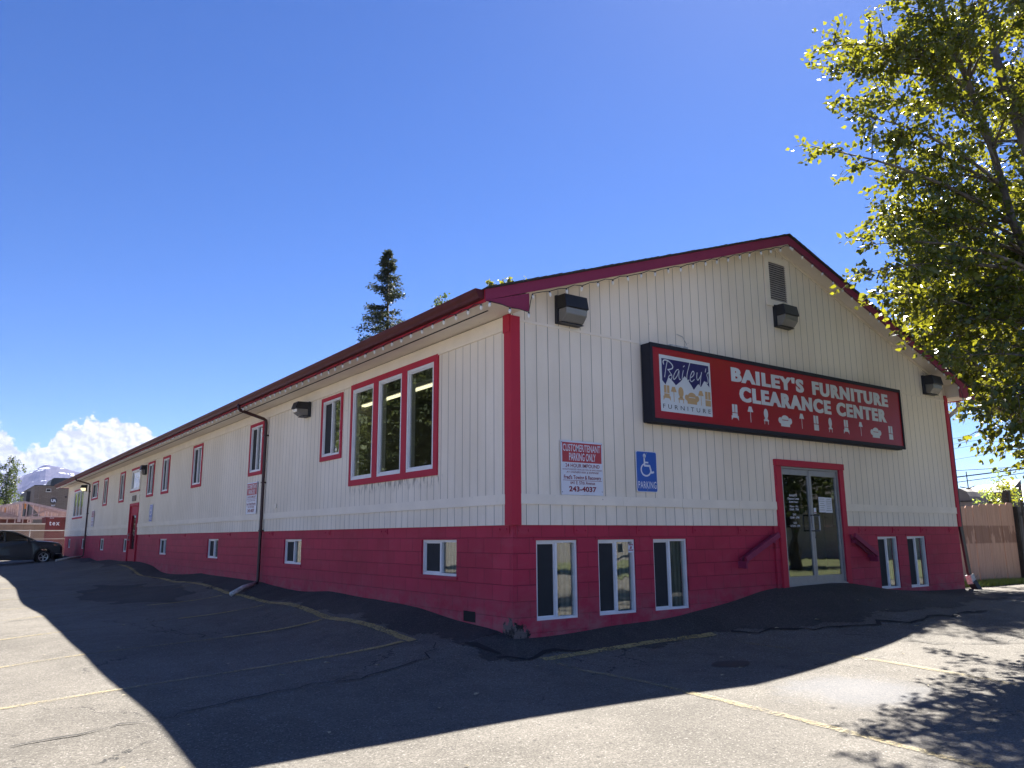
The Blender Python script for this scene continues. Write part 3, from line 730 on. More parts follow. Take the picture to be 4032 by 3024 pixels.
for yy in (-OV, LEN + OV - .02):
    for sg in (-1, 1):
        xe = RIDGE_X + sg * (RIDGE_X + EX)
        cut = 3.35 if sg < 0 else RIDGE_X
        segs = [(RIDGE_X, 4.62), (4.618, xe)] if sg < 0 else [(RIDGE_X, 9.8), (9.802, xe)]
        for a, b in segs:
            da = .165; db = .165 if abs(b - xe) > .01 else .15
            mb.prism([(a, yy, rz(a) - .002), (b, yy, rz(b) - .002), (b, yy, rz(b) - db), (a, yy, rz(a) - da)], (0, .02, 0))
        xi = RIDGE_X + sg * (RIDGE_X - .06)
        y2 = yy - .004 if yy < 0 else yy + .004
        mb.prism([(xe, y2, rz(xe) - .152), (xi, y2, rz(xi) - .168), (xi, y2, 2.815), (xe, y2, 2.845)], (0, .02, 0))
build_split(mb, 'rake_fascia', M['fascia'], bld)
mb = MB()
mb.box((-EX, -OV + .022, 2.838), (-EX + .02, LEN + OV - .022, 3.005)); mb.box((W + EX - .02, -OV + .022, 2.838), (W + EX, LEN + OV - .022, 3.005))
build_split(mb, 'eave_fascia', M['red'], bld)
# gutters (K profile)
def gutter(x, sg, y0, y1):
    g = MB()
    pr = [(0, 2.995), (0, 2.875), (.085, 2.875), (.095, 2.915), (.125, 2.955), (.135, 3.0), (.130, 3.004), (.118, 2.965), (.085, 2.925), (.078, 2.885), (.008, 2.885), (.008, 2.995)]
    for a, b in zip(pr, pr[1:] + pr[:1]):
        g.quad((x + sg * a[0], y0, a[1]), (x + sg * b[0], y0, b[1]), (x + sg * b[0], y1, b[1]), (x + sg * a[0], y1, a[1]))
    for yy in (y0, y1): g.poly([(x + sg * a, yy, b) for a, b in pr[:6]])
    return g
gutter(-EX, -1, -.30, LEN + .3).build('gutter', M['gutter'], bld)
gutter(W + EX, 1, -.30, LEN + .3).build('gutter', M['pipe_white'], bld)
# downspouts on the long wall
for k, y in enumerate((9.80, 36.60)):
    zg = gz(-.4, y)
    mb = MB(); w = .038
    mb.tube([(-.72, y + (.0), 2.90), (-.72, y, 2.80), (-.68, y, 2.76), (-.12, y, 2.60), (-.07, y, 2.56), (-.062, y, 2.50), (-.062, y, zg + .20), (-.08, y, zg + .14), (-.16, y - .02, zg + .10)], w, 10)
    for zz in (2.2, 1.1, .0): mb.box((-.104, y - .045, zz), (0, y + .045, zz + .03))
    ds = mb.build('downspout', M['spout'], bld, smooth=True)
    mb = MB(); L = 1.05 if k == 0 else 1.9
    x1 = -.16 - L * (.62 if k == 0 else .62); y1 = y - L * .55
    mb.tube([(-.14, y - .01, zg + .105), ((-.14 + x1) / 2, (y + y1) / 2, gz((-.14+x1)/2, (y+y1)/2) + .085), (x1, y1, gz(x1, y1) + .05)], .05, 12)
    mb.build('drain_pipe', M['pipe_white'], ds, smooth=True)
mb = MB()
yr = 0.06
mb.tube([(W + EX + .06, yr, 2.88), (W + EX + .06, yr, 2.74), (W + EX - .02, yr, 2.66), (W + .16, yr, 2.44)], .045, 10)
mb.build('downspout_elbow', M['pipe_white'], bld, smooth=True)
mb = MB(); mb.tube([(W + .16, yr, 2.45), (W + .13, yr, 2.36), (W + .13, yr, -.0), (W + .36, yr + .0, -.2), (W + .36, yr, -1.08)], .048, 10)
mb.v = []; mb.f = []; mb.m = []
mb.beam((W + .13, yr, 2.42), (W + .13, yr, .02), .09, .07, (0, 1, 0)); mb.beam((W + .13, yr, .05), (W + .30, yr, -1.06), .13, .045, (0, 1, 0))
ds = mb.build('downspout', M['black'], bld)
mb = MB(); mb.beam((W + .30, yr - .0, -1.04), (W + .34, yr - .02, -1.22), .17, .12, (0, 1, 0)); mb.build('downspout_boot', M['pipe_white'], ds)
mb = MB(); mb.beam((W + .34, yr - .02, -1.19), (W + .40, yr - .12, -1.42), .15, .13, (0, 1, 0)); mb.build('drain_pipe', M['black'], ds)

# ---------------------------------------------------------------- windows
def frame_ring(mb, side, s0, s1, z0, z1, d0, d1, w, mi=0):
    bx(mb, side, s0, s1, d0, d1, z0, z0 + w, mi); bx(mb, side, s0, s1, d0, d1, z1 - w, z1, mi)
    bx(mb, side, s0, s0 + w, d0, d1, z0 + w, z1 - w, mi); bx(mb, side, s1 - w, s1, d0, d1, z0 + w, z1 - w, mi)
def pane(side, s0, s1, z0, z1, d, par, mat):
    mb = MB(); bx(mb, side, s0, s1, d, d - .006, z0, z1); return mb.build('pane', mat, par)
def slider(side, w, depth, screen='far', cur=True, label=None, fw=.042, trim=None, mid=None):
    """two-light sliding window. depth = outer face of frame; screen side 'far' = larger s, 'near' = smaller s"""
    s0, s1, z0, z1 = w; sm = (s0 + s1) / 2 if mid is None else mid
    mb = MB(); frame_ring(mb, side, s0, s1, z0, z1, depth - .07, depth, fw)
    bx(mb, side, sm - fw * .6, sm + fw * .6, depth - .06, depth - .008, z0 + fw, z1 - fw)
    a, b = ((sm + fw * .5, s1 - fw) if screen == 'far' else (s0 + fw, sm - fw * .5))
    frame_ring(mb, side, a, b, z0 + fw, z1 - fw, depth - .05, depth - .022, .018)
    f = mb.build('window', M['white'], bld, label=label)
    mb = MB(); bx(mb, side, a + .018, b - .018, depth - .036, depth - .038, z0 + fw + .018, z1 - fw - .018); mb.build('screen', M['screen'], f)
    a2, b2 = ((s0 + fw, sm - fw * .5) if screen == 'far' else (sm + fw * .5, s1 - fw))
    pane(side, a2, b2, z0 + fw, z1 - fw, depth - .045, f, M['glass'])
    if cur:
        mb = MB(); lo, hi = (a2, b2) if cur is True else (a2 + (b2 - a2) * .4, b2)
        bx(mb, side, lo, hi, depth - .10, depth - .12, z0 + fw, z1 - fw); mb.build('curtain', M['curtain'], f)
    if trim:
        mb = MB(); frame_ring(mb, side, s0 - trim[0], s1 + trim[0], z0 - trim[1], z1 + trim[1], 0, .026, min(trim))
        mb = MB(); t0, t1 = trim
        bx(mb, side, s0 - t0, s1 + t0, 0, .026, z0 - t1, z0 - .001); bx(mb, side, s0 - t0, s1 + t0, 0, .026, z1 + .001, z1 + t1 * .85)
        bx(mb, side, s0 - t0, s0 - .001, 0, .026, z0, z1); bx(mb, side, s1 + .001, s1 + t0, 0, .026, z0, z1)
        mb.build('trim', M['red'], f)
    return f
for i, w in enumerate(UP):
    slider('L', w, .012, 'far', cur=False, trim=(.075, .085))
for i, w in enumerate(LOWL):
    slider('L', w, -.065, 'far', cur=True, fw=.036)
for i, w in enumerate(LOWG):
    slider('G', w, -.055, 'near', cur='part', fw=.034)
def fixed(side, w, depth, trimless=True, fw=.05, cur=False):
    s0, s1, z0, z1 = w
    mb = MB(); frame_ring(mb, side, s0, s1, z0, z1, depth - .06, depth, fw); frame_ring(mb, side, s0 + fw, s1 - fw, z0 + fw, z1 - fw, depth - .05, depth - .02, .02)
    f = mb.build('window', M['white'], bld); pane(side, s0 + fw + .02, s1 - fw - .02, z0 + fw + .02, z1 - fw - .02, depth - .035, f, M['glass'])
    if cur:
        mb = MB(); bx(mb, side, s0 + fw, s1 - fw, depth - .10, depth - .12, z0 + fw, z1 - fw); mb.build('curtain', M['curtain'], f)
    return f
for w in TRI: fixed('L', w, .018)
mb = MB()
a, b, c, e = 1.92, 5.13, .775, 2.66
bx(mb, 'L', a, b, 0, .028, c, .878); bx(mb, 'L', a, b, 0, .028, 2.562, e)
for s0, s1 in ((a, 2.038), (2.922, 3.098), (3.982, 4.168), (5.052, b)): bx(mb, 'L', s0, s1, 0, .028, .879, 2.561)
build_split(mb, 'window_surround', M['red'], bld)
f = fixed('L', PIC, .02, fw=.07, cur=False)
mb = MB(); bx(mb, 'L', 24.2, 26.0, 0, .03, 1.64, 1.698); bx(mb, 'L', 24.2, 26.0, 0, .03, 2.502, 2.58); mb.build('trim', M['red'], f)
mb = MB(); bx(mb, 'L', 24.18, 24.277, 0, .028, 1.70, 2.50); bx(mb, 'L', 25.902, 26.02, 0, .028, 1.70, 2.50); mb.build('casing', M['beige'], f)
f = slider('L', DBL, .012, 'far', cur=True, trim=(.07, .085))
for w in TRI2: fixed('L', w, .012, fw=.06, cur=True)
mb = MB(); bx(mb, 'L', 38.75, 42.46, 0, .026, .93, 1.018); bx(mb, 'L', 38.75, 42.46, 0, .026, 2.462, 2.54); build_split(mb, 'window_surround', M['red'], bld)
# red caulked recess around the block windows
mb = MB()
for s0, s1, z0, z1 in LOWG: bx(mb, 'G', s0 - .05, s1 + .02, -.03, -.022, z1 + .004, z1 + .05)
for s0, s1, z0, z1 in LOWL: bx(mb, 'L', s0 - .03, s1 + .03, -.03, -.015, z0 - .045, z0 - .002)
build_split(mb, 'window_sill', M['cmu_x'], bld)

# ---------------------------------------------------------------- glass entrance on the gable
s0, s1, z0, z1 = DOORG
mb = MB(); zb = -1.04
bx(mb, 'G', 5.61, 5.755, -.03, .05, zb, 1.03); bx(mb, 'G', 7.525, 7.665, -.03, .05, zb, 1.03); bx(mb, 'G', 5.60, 7.675, -.0, .065, 1.032, 1.145)
build_split(mb, 'door_surround', M['red'], bld, bevel=.004)
mb = MB(); bx(mb, 'G', 5.50, 5.608, -.03, .012, zb, -.005); bx(mb, 'G', 7.668, 7.78, -.03, .012, zb, -.005); build_split(mb, 'door_jamb_pilaster', M['cmu_x'], bld)
mb = MB(); frame_ring(mb, 'G', s0, s1, -1.02, 1.03, -.06, .02, .035); bx(mb, 'G', s0, s1, -.06, .05, -1.03, -1.005)
dfr = mb.build('door_frame', M['alu'], bld)
for k, (a, b) in enumerate(((s0 + .037, 6.628), (6.636, s1 - .037))):
    mb = MB(); z_0, z_1 = -1.0, .992
    st = .052
    bx(mb, 'G', a, a + st, -.045, .0, z_0, z_1); bx(mb, 'G', b - st, b, -.045, .0, z_0, z_1)
    bx(mb, 'G', a + st, b - st, -.045, .0, z_0, z_0 + .14); bx(mb, 'G', a + st, b - st, -.045, .0, z_1 - .10, z_1)
    if k == 1: bx(mb, 'G', a - .03, a + .02, .0, .008, -.02, z_1 - .02)
    d = mb.build('glass_door', M['alu'], bld, bevel=.003)
    pane('G', a + st, b - st, z_0 + .14, z_1 - .10, -.02, d, M['glass_door'])
    hb = MB(); hs_ = b - .03 if k == 0 else a + .05
    hs_ = 6.53 if k == 0 else 6.73
    hb.tube([(hs_, -.075, .18), (hs_, -.075, -.08)], .014, 10)
    for zz in (.18, -.08): hb.beam((hs_ - (.0), -.075, zz), (6.60 if k == 0 else 6.66, -.002, zz), .02, .02)
    h = hb.build('handle', M['alu'], d)
    hb = MB()
    for zz in (.185, -.085): hb.beam((hs_, -.078, zz), ((6.60 if k == 0 else 6.66), -.004, zz + .001), .026, .026)
    hb.build('handle_bracket', M['black'], d)
mb = MB(); mb.lathe((6.69, -.002, -.2), (0, -1, 0), [(0, .018), (.012, .016), (.013, 0)], 10); mb.build('lock', M['black'], dfr)
# sloping handrails each side of the entrance
for (xa, za, xb, zb2) in ((5.47, -.15, 4.56, -.54), (7.76, -.17, 8.46, -.52)):
    mb = MB(); mb.beam((xa, -.11, za), (xb, -.11, zb2), .045, .085, (0, 0, 1))
    for t in (.1, .9):
        px_, pz_ = xa + (xb - xa) * t, za + (zb2 - za) * t
        mb.box((px_ - .02, -.09, pz_ - .10), (px_ + .02, .03, pz_ - .05)); 
    mb.box((xb - .02, -.13, zb2 - .14), (xb + .02, .03, zb2 - .03))
    mb.beam((xa, -.012, za - .02), (xb, -.012, zb2 - .02), .03, .07, (0, 0, 1))
    mb.build('handrail', M['cmu_x'] if False else M['fascia'], bld)

# ---------------------------------------------------------------- red side door
s0, s1, z0, z1 = DOORL
mb = MB(); bx(mb, 'L', s0 - .11, s0 + .01, -.03, .03, z0 - .05, z1 + .10); bx(mb, 'L', s1 - .01, s1 + .11, -.03, .03, z0 - .05, z1 + .10); bx(mb, 'L', s0 + .01, s1 - .01, -.03, .03, z1, z1 + .10)
build_split(mb, 'door_surround', M['red'], bld)
mb = MB()
lo, hi = s0 + .20, s0 + .20
bx(mb, 'L', s0 + .01, s0 + .30, -.08, -.02, z0, z1); bx(mb, 'L', s1 - .30, s1 - .01, -.08, -.02, z0, z1)
bx(mb, 'L', s0 + .30, s1 - .30, -.08, -.02, z0, z0 + .42); bx(mb, 'L', s0 + .30, s1 - .30, -.08, -.02, z1 - .34, z1)
frame_ring(mb, 'L', s0 + .27, s1 - .27, z0 + .39, z1 - .31, -.02, -.005, .05)
d = mb.build('side_door', M['red'], bld)
pane('L', s0 + .30, s1 - .30, z0 + .42, z1 - .34, -.05, d, M['glass'])
mb = MB(); y_ = s1 - .16
mb.tube([(.02, y_, -.02), (-.05, y_, -.02), (-.05, y_ - .12, -.02)], .014, 8); mb.tube([(.02, y_, -.2), (-.04, y_, -.2)], .02, 8)
mb.tube([(.02, y_, .05), (-.04, y_, .05), (-.045, y_, -.16), (.02, y_, -.19)], .012, 8); mb.build('handle', M['alu'], d)
mb = MB(); bx(mb, 'L', 24.14, 25.90, 0, .02, 1.235, 1.245 + .27); mb.build('panel_board', M['beige'], bld)
mb = MB(); bx(mb, 'L', 24.68, 25.30, .02, .06, 1.28, 1.49)
for k in range(6): bx(mb, 'L', 24.70, 25.28, .06, .068, 1.295 + k * .032, 1.31 + k * .032)
mb.build('wall_vent', simple('grey brown louvre', (.20, .16, .13), .6), bld)

# gable louvre vent
mb = MB(); frame_ring(mb, 'G', 5.72, 6.46, 3.96, 4.93, 0, .03, .12); vt = mb.build('gable_vent', M['beige'], bld)
mb = MB(); bx(mb, 'G', 5.84, 6.34, .001, .004, 4.08, 4.81); mb.build('vent_backing', M['dark'], vt)
mb = MB(); n = 17
for k in range(n):
    z = 4.085 + k * (.72 / n); mb.add([(5.84, -.006, z + .036), (6.34, -.006, z + .036), (6.34, -.03, z), (5.84, -.03, z), (5.84, -.006, z + .031), (6.34, -.006, z + .031), (6.34, -.03, z - .005), (5.84, -.03, z - .005)],
                                   [(0, 1, 2, 3), (4, 5, 6, 7), (2, 3, 7, 6)])
mb.build('vent_slats', simple('dusty vent slats', (.36, .32, .30), .7), vt)
# small utility boxes on the long wall
mb = MB(); bx(mb, 'L', 8.95, 9.08, 0, .03, .50, .60); mb.build('outlet_box', M['beige'], bld)
mb = MB(); bx(mb, 'G', 3.05, 3.45, 0, .10, 2.76, 2.83); mb.tube([(3.42, -.02, 2.80), (3.5, -.03, 2.9), (3.42, -.02, 3.02), (3.3, 0, 3.05)], .006, 6); mb.build('junction_box', M['pipe_white'], bld)
# ================================================================== SIGNS
def text_shape(txt, bold=0.0, spacing=1.0, shear=0.0):
    cu = bpy.data.curves.new('lettering', 'FONT'); cu.body = txt; cu.offset = bold; cu.space_character = spacing; cu.shear = shear
    cu.align_x = 'LEFT'; cu.resolution_u = 3; cu.extrude = 0.0
    ob = bpy.data.objects.new('lettering', cu); COL.objects.link(ob)
    dg = bpy.context.evaluated_depsgraph_get(); dg.update()
    me = bpy.data.meshes.new_from_object(ob.evaluated_get(dg))
    v = [tuple(q.co) for q in me.vertices]; f = [list(q.vertices) for q in me.polygons]
    bpy.data.objects.remove(ob); bpy.data.curves.remove(cu); bpy.data.meshes.remove(me)
    return v, f
def put_text(mb, side, txt, s0, s1, z0, z1, d, bold=0.0, spacing=1.0, flip=False, mi=0, shear=0.0, desc=None):
    """fit the lettering to the box s0..s1 x z0..z1 on plane d.  desc: z of baseline when the text has descenders"""
    v, f = text_shape(txt, bold, spacing, shear)
    xs_ = [q[0] for q in v]; ys_ = [q[1] for q in v]; x0, x1 = min(xs_), max(xs_); y0, y1 = min(ys_), max(ys_)
    out = []
    for q in v:
        s = s0 + (q[0] - x0) / (x1 - x0) * (s1 - s0); z = z0 + (q[1] - y0) / (y1 - y0) * (z1 - z0)
        out.append(PT(side, s, d, z))
    mb.add(out, f, mi)
def flatpoly(mb, side, pts, d, mi=0): mb.poly([PT(side, s, d, z) for s, z in pts], mi)
def ribbon(mb, side, pts, w, d, mi=0, dd=0.0):
    for i in range(len(pts) - 1):
        (a, b), (c, e) = pts[i], pts[i + 1]; L = math.hypot(c - a, e - b)
        if L < 1e-6: continue
        nx, nz = -(e - b) / L * w / 2, (c - a) / L * w / 2; ex, ez = (c - a) / L * w * .25, (e - b) / L * w * .25
        q = d + i * 1e-5
        mb.poly([PT(side, a - nx - ex, q, b - nz - ez), PT(side, c - nx + ex, q, e - nz + ez), PT(side, c + nx + ex, q, e + nz + ez), PT(side, a + nx - ex, q, b + nz - ez)], mi)
def disc(mb, side, s, z, r, d, n=16, mi=0, rs=1.0, a0=0, a1=360):
    mb.poly([PT(side, s + r * rs * math.cos(R(a0 + (a1 - a0) * k / n)), d, z + r * math.sin(R(a0 + (a1 - a0) * k / n))) for k in range(n + (a1 - a0 < 360))], mi)
def spline(pts, n=6):
    out = []; P = [pts[0]] + list(pts) + [pts[-1]]
    for i in range(1, len(P) - 2):
        for k in range(n):
            t = k / n; o = []
            for j in range(2):
                p0, p1, p2, p3 = P[i-1][j], P[i][j], P[i+1][j], P[i+2][j]
                o.append(.5 * (2*p1 + (p2-p0)*t + (2*p0-5*p1+4*p2-p3)*t*t + (3*p1-p0-3*p2+p3)*t**3))
            out.append(tuple(o))
    return out + [pts[-1]]
def plastic(name, col, rough=.35): return simple(name, col, rough, 0, .05, 2)
M['s_red'] = plastic('sign red acrylic', (.33, .006, .020), .30); M['s_white'] = plastic('sign silver white vinyl', (.60, .64, .66), .28)
M['s_navy'] = plastic('sign navy vinyl', (.012, .010, .11), .3); M['s_tan'] = plastic('sign tan vinyl', (.50, .33, .16), .35); M['s_ink'] = plastic('sign black ink', (.02, .02, .03), .4)

sg = thing('shop_sign', 'long dark-framed red sign box reading BAILEY\'S FURNITURE CLEARANCE CENTER over the glass doors', 'sign', (6.07, -.11, 2.0))
X0, X1, Z0, Z1, D = 2.46, 9.70, 1.535, 2.755, .22
mb = MB(); mb.box((X0, -.012, Z0), (X1, -D + .03, Z1)); 
for z in (Z0 - .001, ): mb.box((X0 + .03, -.05, z - .012), (X1 - .03, -D + .05, z))
mb.build('cabinet', M['navy_frame'], sg, bevel=.006)
mb = MB(); w = .058
mb.box((X0 - .004, -D + .028, Z0 - .004), (X1 + .004, -D - .004, Z0 + w)); mb.box((X0 - .004, -D + .028, Z1 - w), (X1 + .004, -D - .004, Z1 + .004))
mb.box((X0 - .004, -D + .028, Z0 + w), (X0 + w * .75, -D - .004, Z1 - w)); mb.box((X1 - w * .75, -D + .028, Z0 + w), (X1 + .004, -D - .004, Z1 - w))
mb.build('frame', M['navy_frame'], sg)
mb = MB(); mb.box((X0 + .03, -D + .027, Z0 + .04), (X1 - .03, -D + .012, Z1 - .04)); face = mb.build('face_panel', M['s_red'], sg)
fd = D - .010    # lettering plane just proud of the acrylic (front at D-.012)
mb = MB()
for _k, _s in enumerate((-.013, 0, .013)): put_text(mb, 'G', "BAILEY'S", 4.345 + .013 + _s, 6.37 - .013 + _s, 2.355, 2.60 + .008, fd + _k * .0004, .044, 1.2)
for _k, _s in enumerate((-.013, 0, .013)): put_text(mb, 'G', "FURNITURE", 6.625 + .013 + _s, 9.21 - .013 + _s, 2.352, 2.60 + .008, fd + _k * .0004, .044, 1.2)
for _k, _s in enumerate((-.013, 0, .013)): put_text(mb, 'G', "CLEARANCE", 4.53 + .013 + _s, 7.18 - .013 + _s, 2.03, 2.285 + .008, fd + _k * .0004, .044, 1.2)
for _k, _s in enumerate((-.013, 0, .013)): put_text(mb, 'G', "CENTER", 7.35 + .013 + _s, 9.10 - .013 + _s, 2.03, 2.285 + .008, fd + _k * .0004, .044, 1.2)
mb.build('lettering', M['s_white'], face)
def rect(mb, a, b, c, e, d, mi=0): flatpoly(mb, 'G', [(a, c), (b, c), (b, e), (a, e)], d, mi)
def ic_hutch(mb, a, b, z0, z1, d):
    m_ = (a + b) / 2; w = b - a; h = z1 - z0; g = w * .035
    rect(mb, a + w * .13, m_ - g, z0 + h * .50, z1, d); rect(mb, m_ + g, b - w * .13, z0 + h * .50, z1, d)
    flatpoly(mb, 'G', [(a + w * .13, z0 + h * .46), (a + w * .13, z0 + h * .30), (a, z0 + h * .30), (a, z0), (a + w * .22, z0 + h * .17), (b - w * .22, z0 + h * .17), (b, z0), (b, z0 + h * .30), (b - w * .13, z0 + h * .30), (b - w * .13, z0 + h * .46)][::-1], d)
def ic_lamp(mb, a, b, z0, z1, d):
    w = b - a; m_ = (a + b) / 2; h = z1 - z0
    flatpoly(mb, 'G', [(a, z1 - h * .34), (b, z1 - h * .34), (b - w * .27, z1), (a + w * .27, z1)], d); rect(mb, m_ - w * .05, m_ + w * .05, z0, z1 - h * .341, d)
def ic_chair(mb, a, b, z0, z1, d):
    w = b - a; m_ = (a + b) / 2; h = z1 - z0
    disc(mb, 'G', m_, z1 - h * .33, h * .33, d, 20, 0, w * .44 / (h * .33)); rect(mb, a + w * .2, b - w * .2, z0 + h * .30, z0 + h * .38, d)
    rect(mb, a, b, z0 + h * .20, z0 + h * .299, d); rect(mb, a + w * .08, a + w * .2, z0, z0 + h * .199, d); rect(mb, b - w * .2, b - w * .08, z0, z0 + h * .199, d)
def ic_arm(mb, a, b, z0, z1, d):
    w = b - a; m_ = (a + b) / 2; h = z1 - z0
    disc(mb, 'G', m_, z0 + h * .60, h * .40, d, 14, 0, w * .30 / (h * .4), 0, 180)
    disc(mb, 'G', a + w * .14, z0 + h * .52, w * .14, d, 14); disc(mb, 'G', b - w * .14, z0 + h * .52, w * .14, d, 14)
    rect(mb, a + w * .14, b - w * .14, z0 + h * .22, z0 + h * .54, d + .0002); rect(mb, a + w * .17, b - w * .17, z0, z0 + h * .219, d)
def ic_cab(mb, a, b, z0, z1, d):
    m_ = (a + b) / 2; h = z1 - z0; g = (b - a) * .05
    rect(mb, a, m_ - g, z0 + h * .46, z1, d); rect(mb, m_ + g, b, z0 + h * .46, z1, d); rect(mb, a, b, z0, z0 + h * .41, d)
seq = [(ic_hutch, 4.30, 4.48), (ic_lamp, 4.72, 4.87), (ic_chair, 5.145, 5.28), (ic_arm, 5.55, 5.94), (ic_lamp, 6.16, 6.305), (ic_cab, 6.595, 6.74), (ic_chair, 7.05, 7.175), (ic_hutch, 7.54, 7.72), (ic_lamp, 8.06, 8.20), (ic_arm, 8.46, 8.85), (ic_cab, 9.13, 9.28)]
mb = MB()
for fn, a, b in seq: fn(mb, a, b, 1.70, 1.90 if fn is ic_arm else 1.97, fd)
mb.build('furniture_emblems', M['s_white'], face)
mb = MB(); rect(mb, 2.65, 3.825, 1.71, 2.595, fd); mb.build('logo_panel', M['s_white'], face)
mb = MB(); flatpoly(mb, 'G', [(2.70, 2.54), (3.785, 2.54), (3.785, 2.19), (3.67, 2.285), (3.58, 2.17), (3.53, 2.215), (3.50, 2.20), (3.41, 2.11), (3.36, 2.17), (3.29, 2.245), (3.21, 2.31), (3.12, 2.22), (3.0, 2.14), (2.93, 2.20), (2.84, 2.255), (2.77, 2.13), (2.70, 2.19)][::-1], fd + .001)
mb.build('logo_field', M['s_navy'], face)
mb = MB(); q = fd + .002
ic_hutch(mb, 2.71, 2.87, 1.88, 2.12, q); ic_lamp(mb, 2.88, 3.01, 1.875, 2.11, q); ic_chair(mb, 3.04, 3.175, 1.87, 2.125, q); ic_arm(mb, 3.19, 3.525, 1.875, 2.06, q); ic_lamp(mb, 3.505, 3.635, 1.875, 2.11, q); ic_cab(mb, 3.67, 3.80, 1.875, 2.11, q)
mb.build('logo_emblems', M['s_tan'], face)
mb = MB(); put_text(mb, 'G', 'FURNITURE', 2.695, 3.785, 1.758, 1.825, q, .0, 1.7); mb.build('logo_word', M['s_ink'], face)
# brush script word, drawn stroke by stroke
mb = MB(); q = fd + .0025
strokes = [[(2.745, 2.445), (2.735, 2.49), (2.765, 2.515), (2.83, 2.515), (2.90, 2.485), (2.945, 2.44), (2.93, 2.40), (2.86, 2.375), (2.83, 2.37)],
           [(2.83, 2.51), (2.80, 2.42), (2.775, 2.33), (2.755, 2.245)],
           [(2.84, 2.375), (2.88, 2.33), (2.92, 2.28), (2.90, 2.225), (2.86, 2.22), (2.84, 2.25), (2.87, 2.285), (2.90, 2.29)],
           [(3.075, 2.40), (3.03, 2.385), (2.97, 2.31), (2.95, 2.245), (2.975, 2.235), (3.04, 2.30), (3.085, 2.385), (3.075, 2.30), (3.085, 2.245), (3.11, 2.25)],
           [(3.185, 2.40), (3.165, 2.34), (3.15, 2.28), (3.16, 2.255), (3.19, 2.27)], [(3.185, 2.455), (3.215, 2.478)],
           [(3.345, 2.545), (3.31, 2.46), (3.27, 2.36), (3.255, 2.27), (3.275, 2.245), (3.31, 2.26)],
           [(3.335, 2.295), (3.39, 2.325), (3.43, 2.37), (3.42, 2.41), (3.39, 2.40), (3.345, 2.33), (3.335, 2.26), (3.37, 2.24), (3.43, 2.28)],
           [(3.505, 2.40), (3.49, 2.33), (3.50, 2.285), (3.53, 2.29), (3.60, 2.38), (3.61, 2.42)], [(3.61, 2.42), (3.585, 2.32), (3.565, 2.22), (3.55, 2.18), (3.52, 2.20)],
           [(3.72, 2.49), (3.70, 2.43)], [(3.785, 2.43), (3.755, 2.42), (3.735, 2.38), (3.755, 2.33), (3.755, 2.27), (3.73, 2.25), (3.70, 2.27)]]
for k, st in enumerate(strokes): ribbon(mb, 'G', spline(st, 4) if len(st) > 2 else st, .0145 if k else .02, q + k * .0001)
mb.build('script_lettering', M['s_white'], face)

# parking sign boards (tow-away warnings)
M['p_white'] = plastic('enamel white board', (.66, .68, .76), .4); M['p_red'] = plastic('faded red ink', (.42, .035, .05), .5); M['p_maroon'] = plastic('maroon ink', (.22, .008, .03), .5); M['p_blue'] = plastic('parking blue enamel', (.006, .085, .42), .35)
def tow_sign(side, s0, z0, flip, label, faded=False):
    w_, h_ = .77, .755
    t = thing('parking_notice', label, 'sign', PT(side, s0 + w_ / 2, 0.0, z0), None)
    d = .03
    # mirrored reading direction: on the long wall s grows to the reader's left
    def S(u): return s0 + u * w_ if not flip else s0 + (1 - u) * w_
    def Zz(v): return z0 + v * h_
    mb = MB(); bx(mb, side, s0, s0 + w_, .024, d, z0, z0 + h_); b = mb.build('board', M['p_white'], t)
    mb = MB(); flatpoly(mb, side, [(S(.03), Zz(.60)), (S(.975), Zz(.60)), (S(.975), Zz(.965)), (S(.03), Zz(.965))], d + .001); mb.build('red_field', M['p_red'], b)
    def T(mb, txt, u0, u1, v0, v1, bold=0, sp=1.0, sh=0):
        v, f = text_shape(txt, bold, sp, sh); a = [q[0] for q in v]; c = [q[1] for q in v]; x0, x1, y0, y1 = min(a), max(a), min(c), max(c)
        mb.add([PT(side, S(u0 + (q[0] - x0) / (x1 - x0) * (u1 - u0)), d + .002, Zz(v0 + (q[1] - y0) / (y1 - y0) * (v1 - v0))) for q in v], f)
    mb = MB(); T(mb, 'CUSTOMER/TENANT', .045, .945, .80, .935, .010); T(mb, 'PARKING ONLY', .19, .83, .63, .775, .014); mb.build('white_lettering', M['p_white'], b)
    mb = MB(); T(mb, '24 HOUR IMPOUND', .10, .92, .505, .575, .012); T(mb, 'UNAUTHORIZED VEHICLES WILL BE IMPOUNDED', .03, .98, .455, .482, 0); T(mb, 'AT OWNERS RISK & EXPENSE!', .12, .90, .402, .435, .01, 1, .2)
    T(mb, "Fred's Towing & Recovery", .06, .95, .265, .365, .02); T(mb, '641 E. 57th Avenue', .21, .80, .195, .255, .012); T(mb, '243-4037', .175, .83, .06, .16, .035)
    flatpoly(mb, side, [(S(.035), Zz(.263)), (S(.97), Zz(.263)), (S(.97), Zz(.270)), (S(.035), Zz(.270))], d + .0015)
    mb.build('maroon_lettering', M['p_maroon'], b)
    mb = MB()
    for u, v in ((.02, .965), (.98, .965), (.02, .05), (.97, .07)): disc(mb, side, S(u), Zz(v), .007, d + .003, 8)
    mb.build('screw', M['black'], b); return t
tow_sign('G', .815, .412, False, 'white towing notice with red heading left of the blue wheelchair sign on the gable')
tow_sign('L', 10.30, .415, True, 'white and red towing notice under a window next to the brown downspout')
tow_sign('L', 34.55, .44, True, 'farthest small white towing notice on the long wall, near the second downspout')
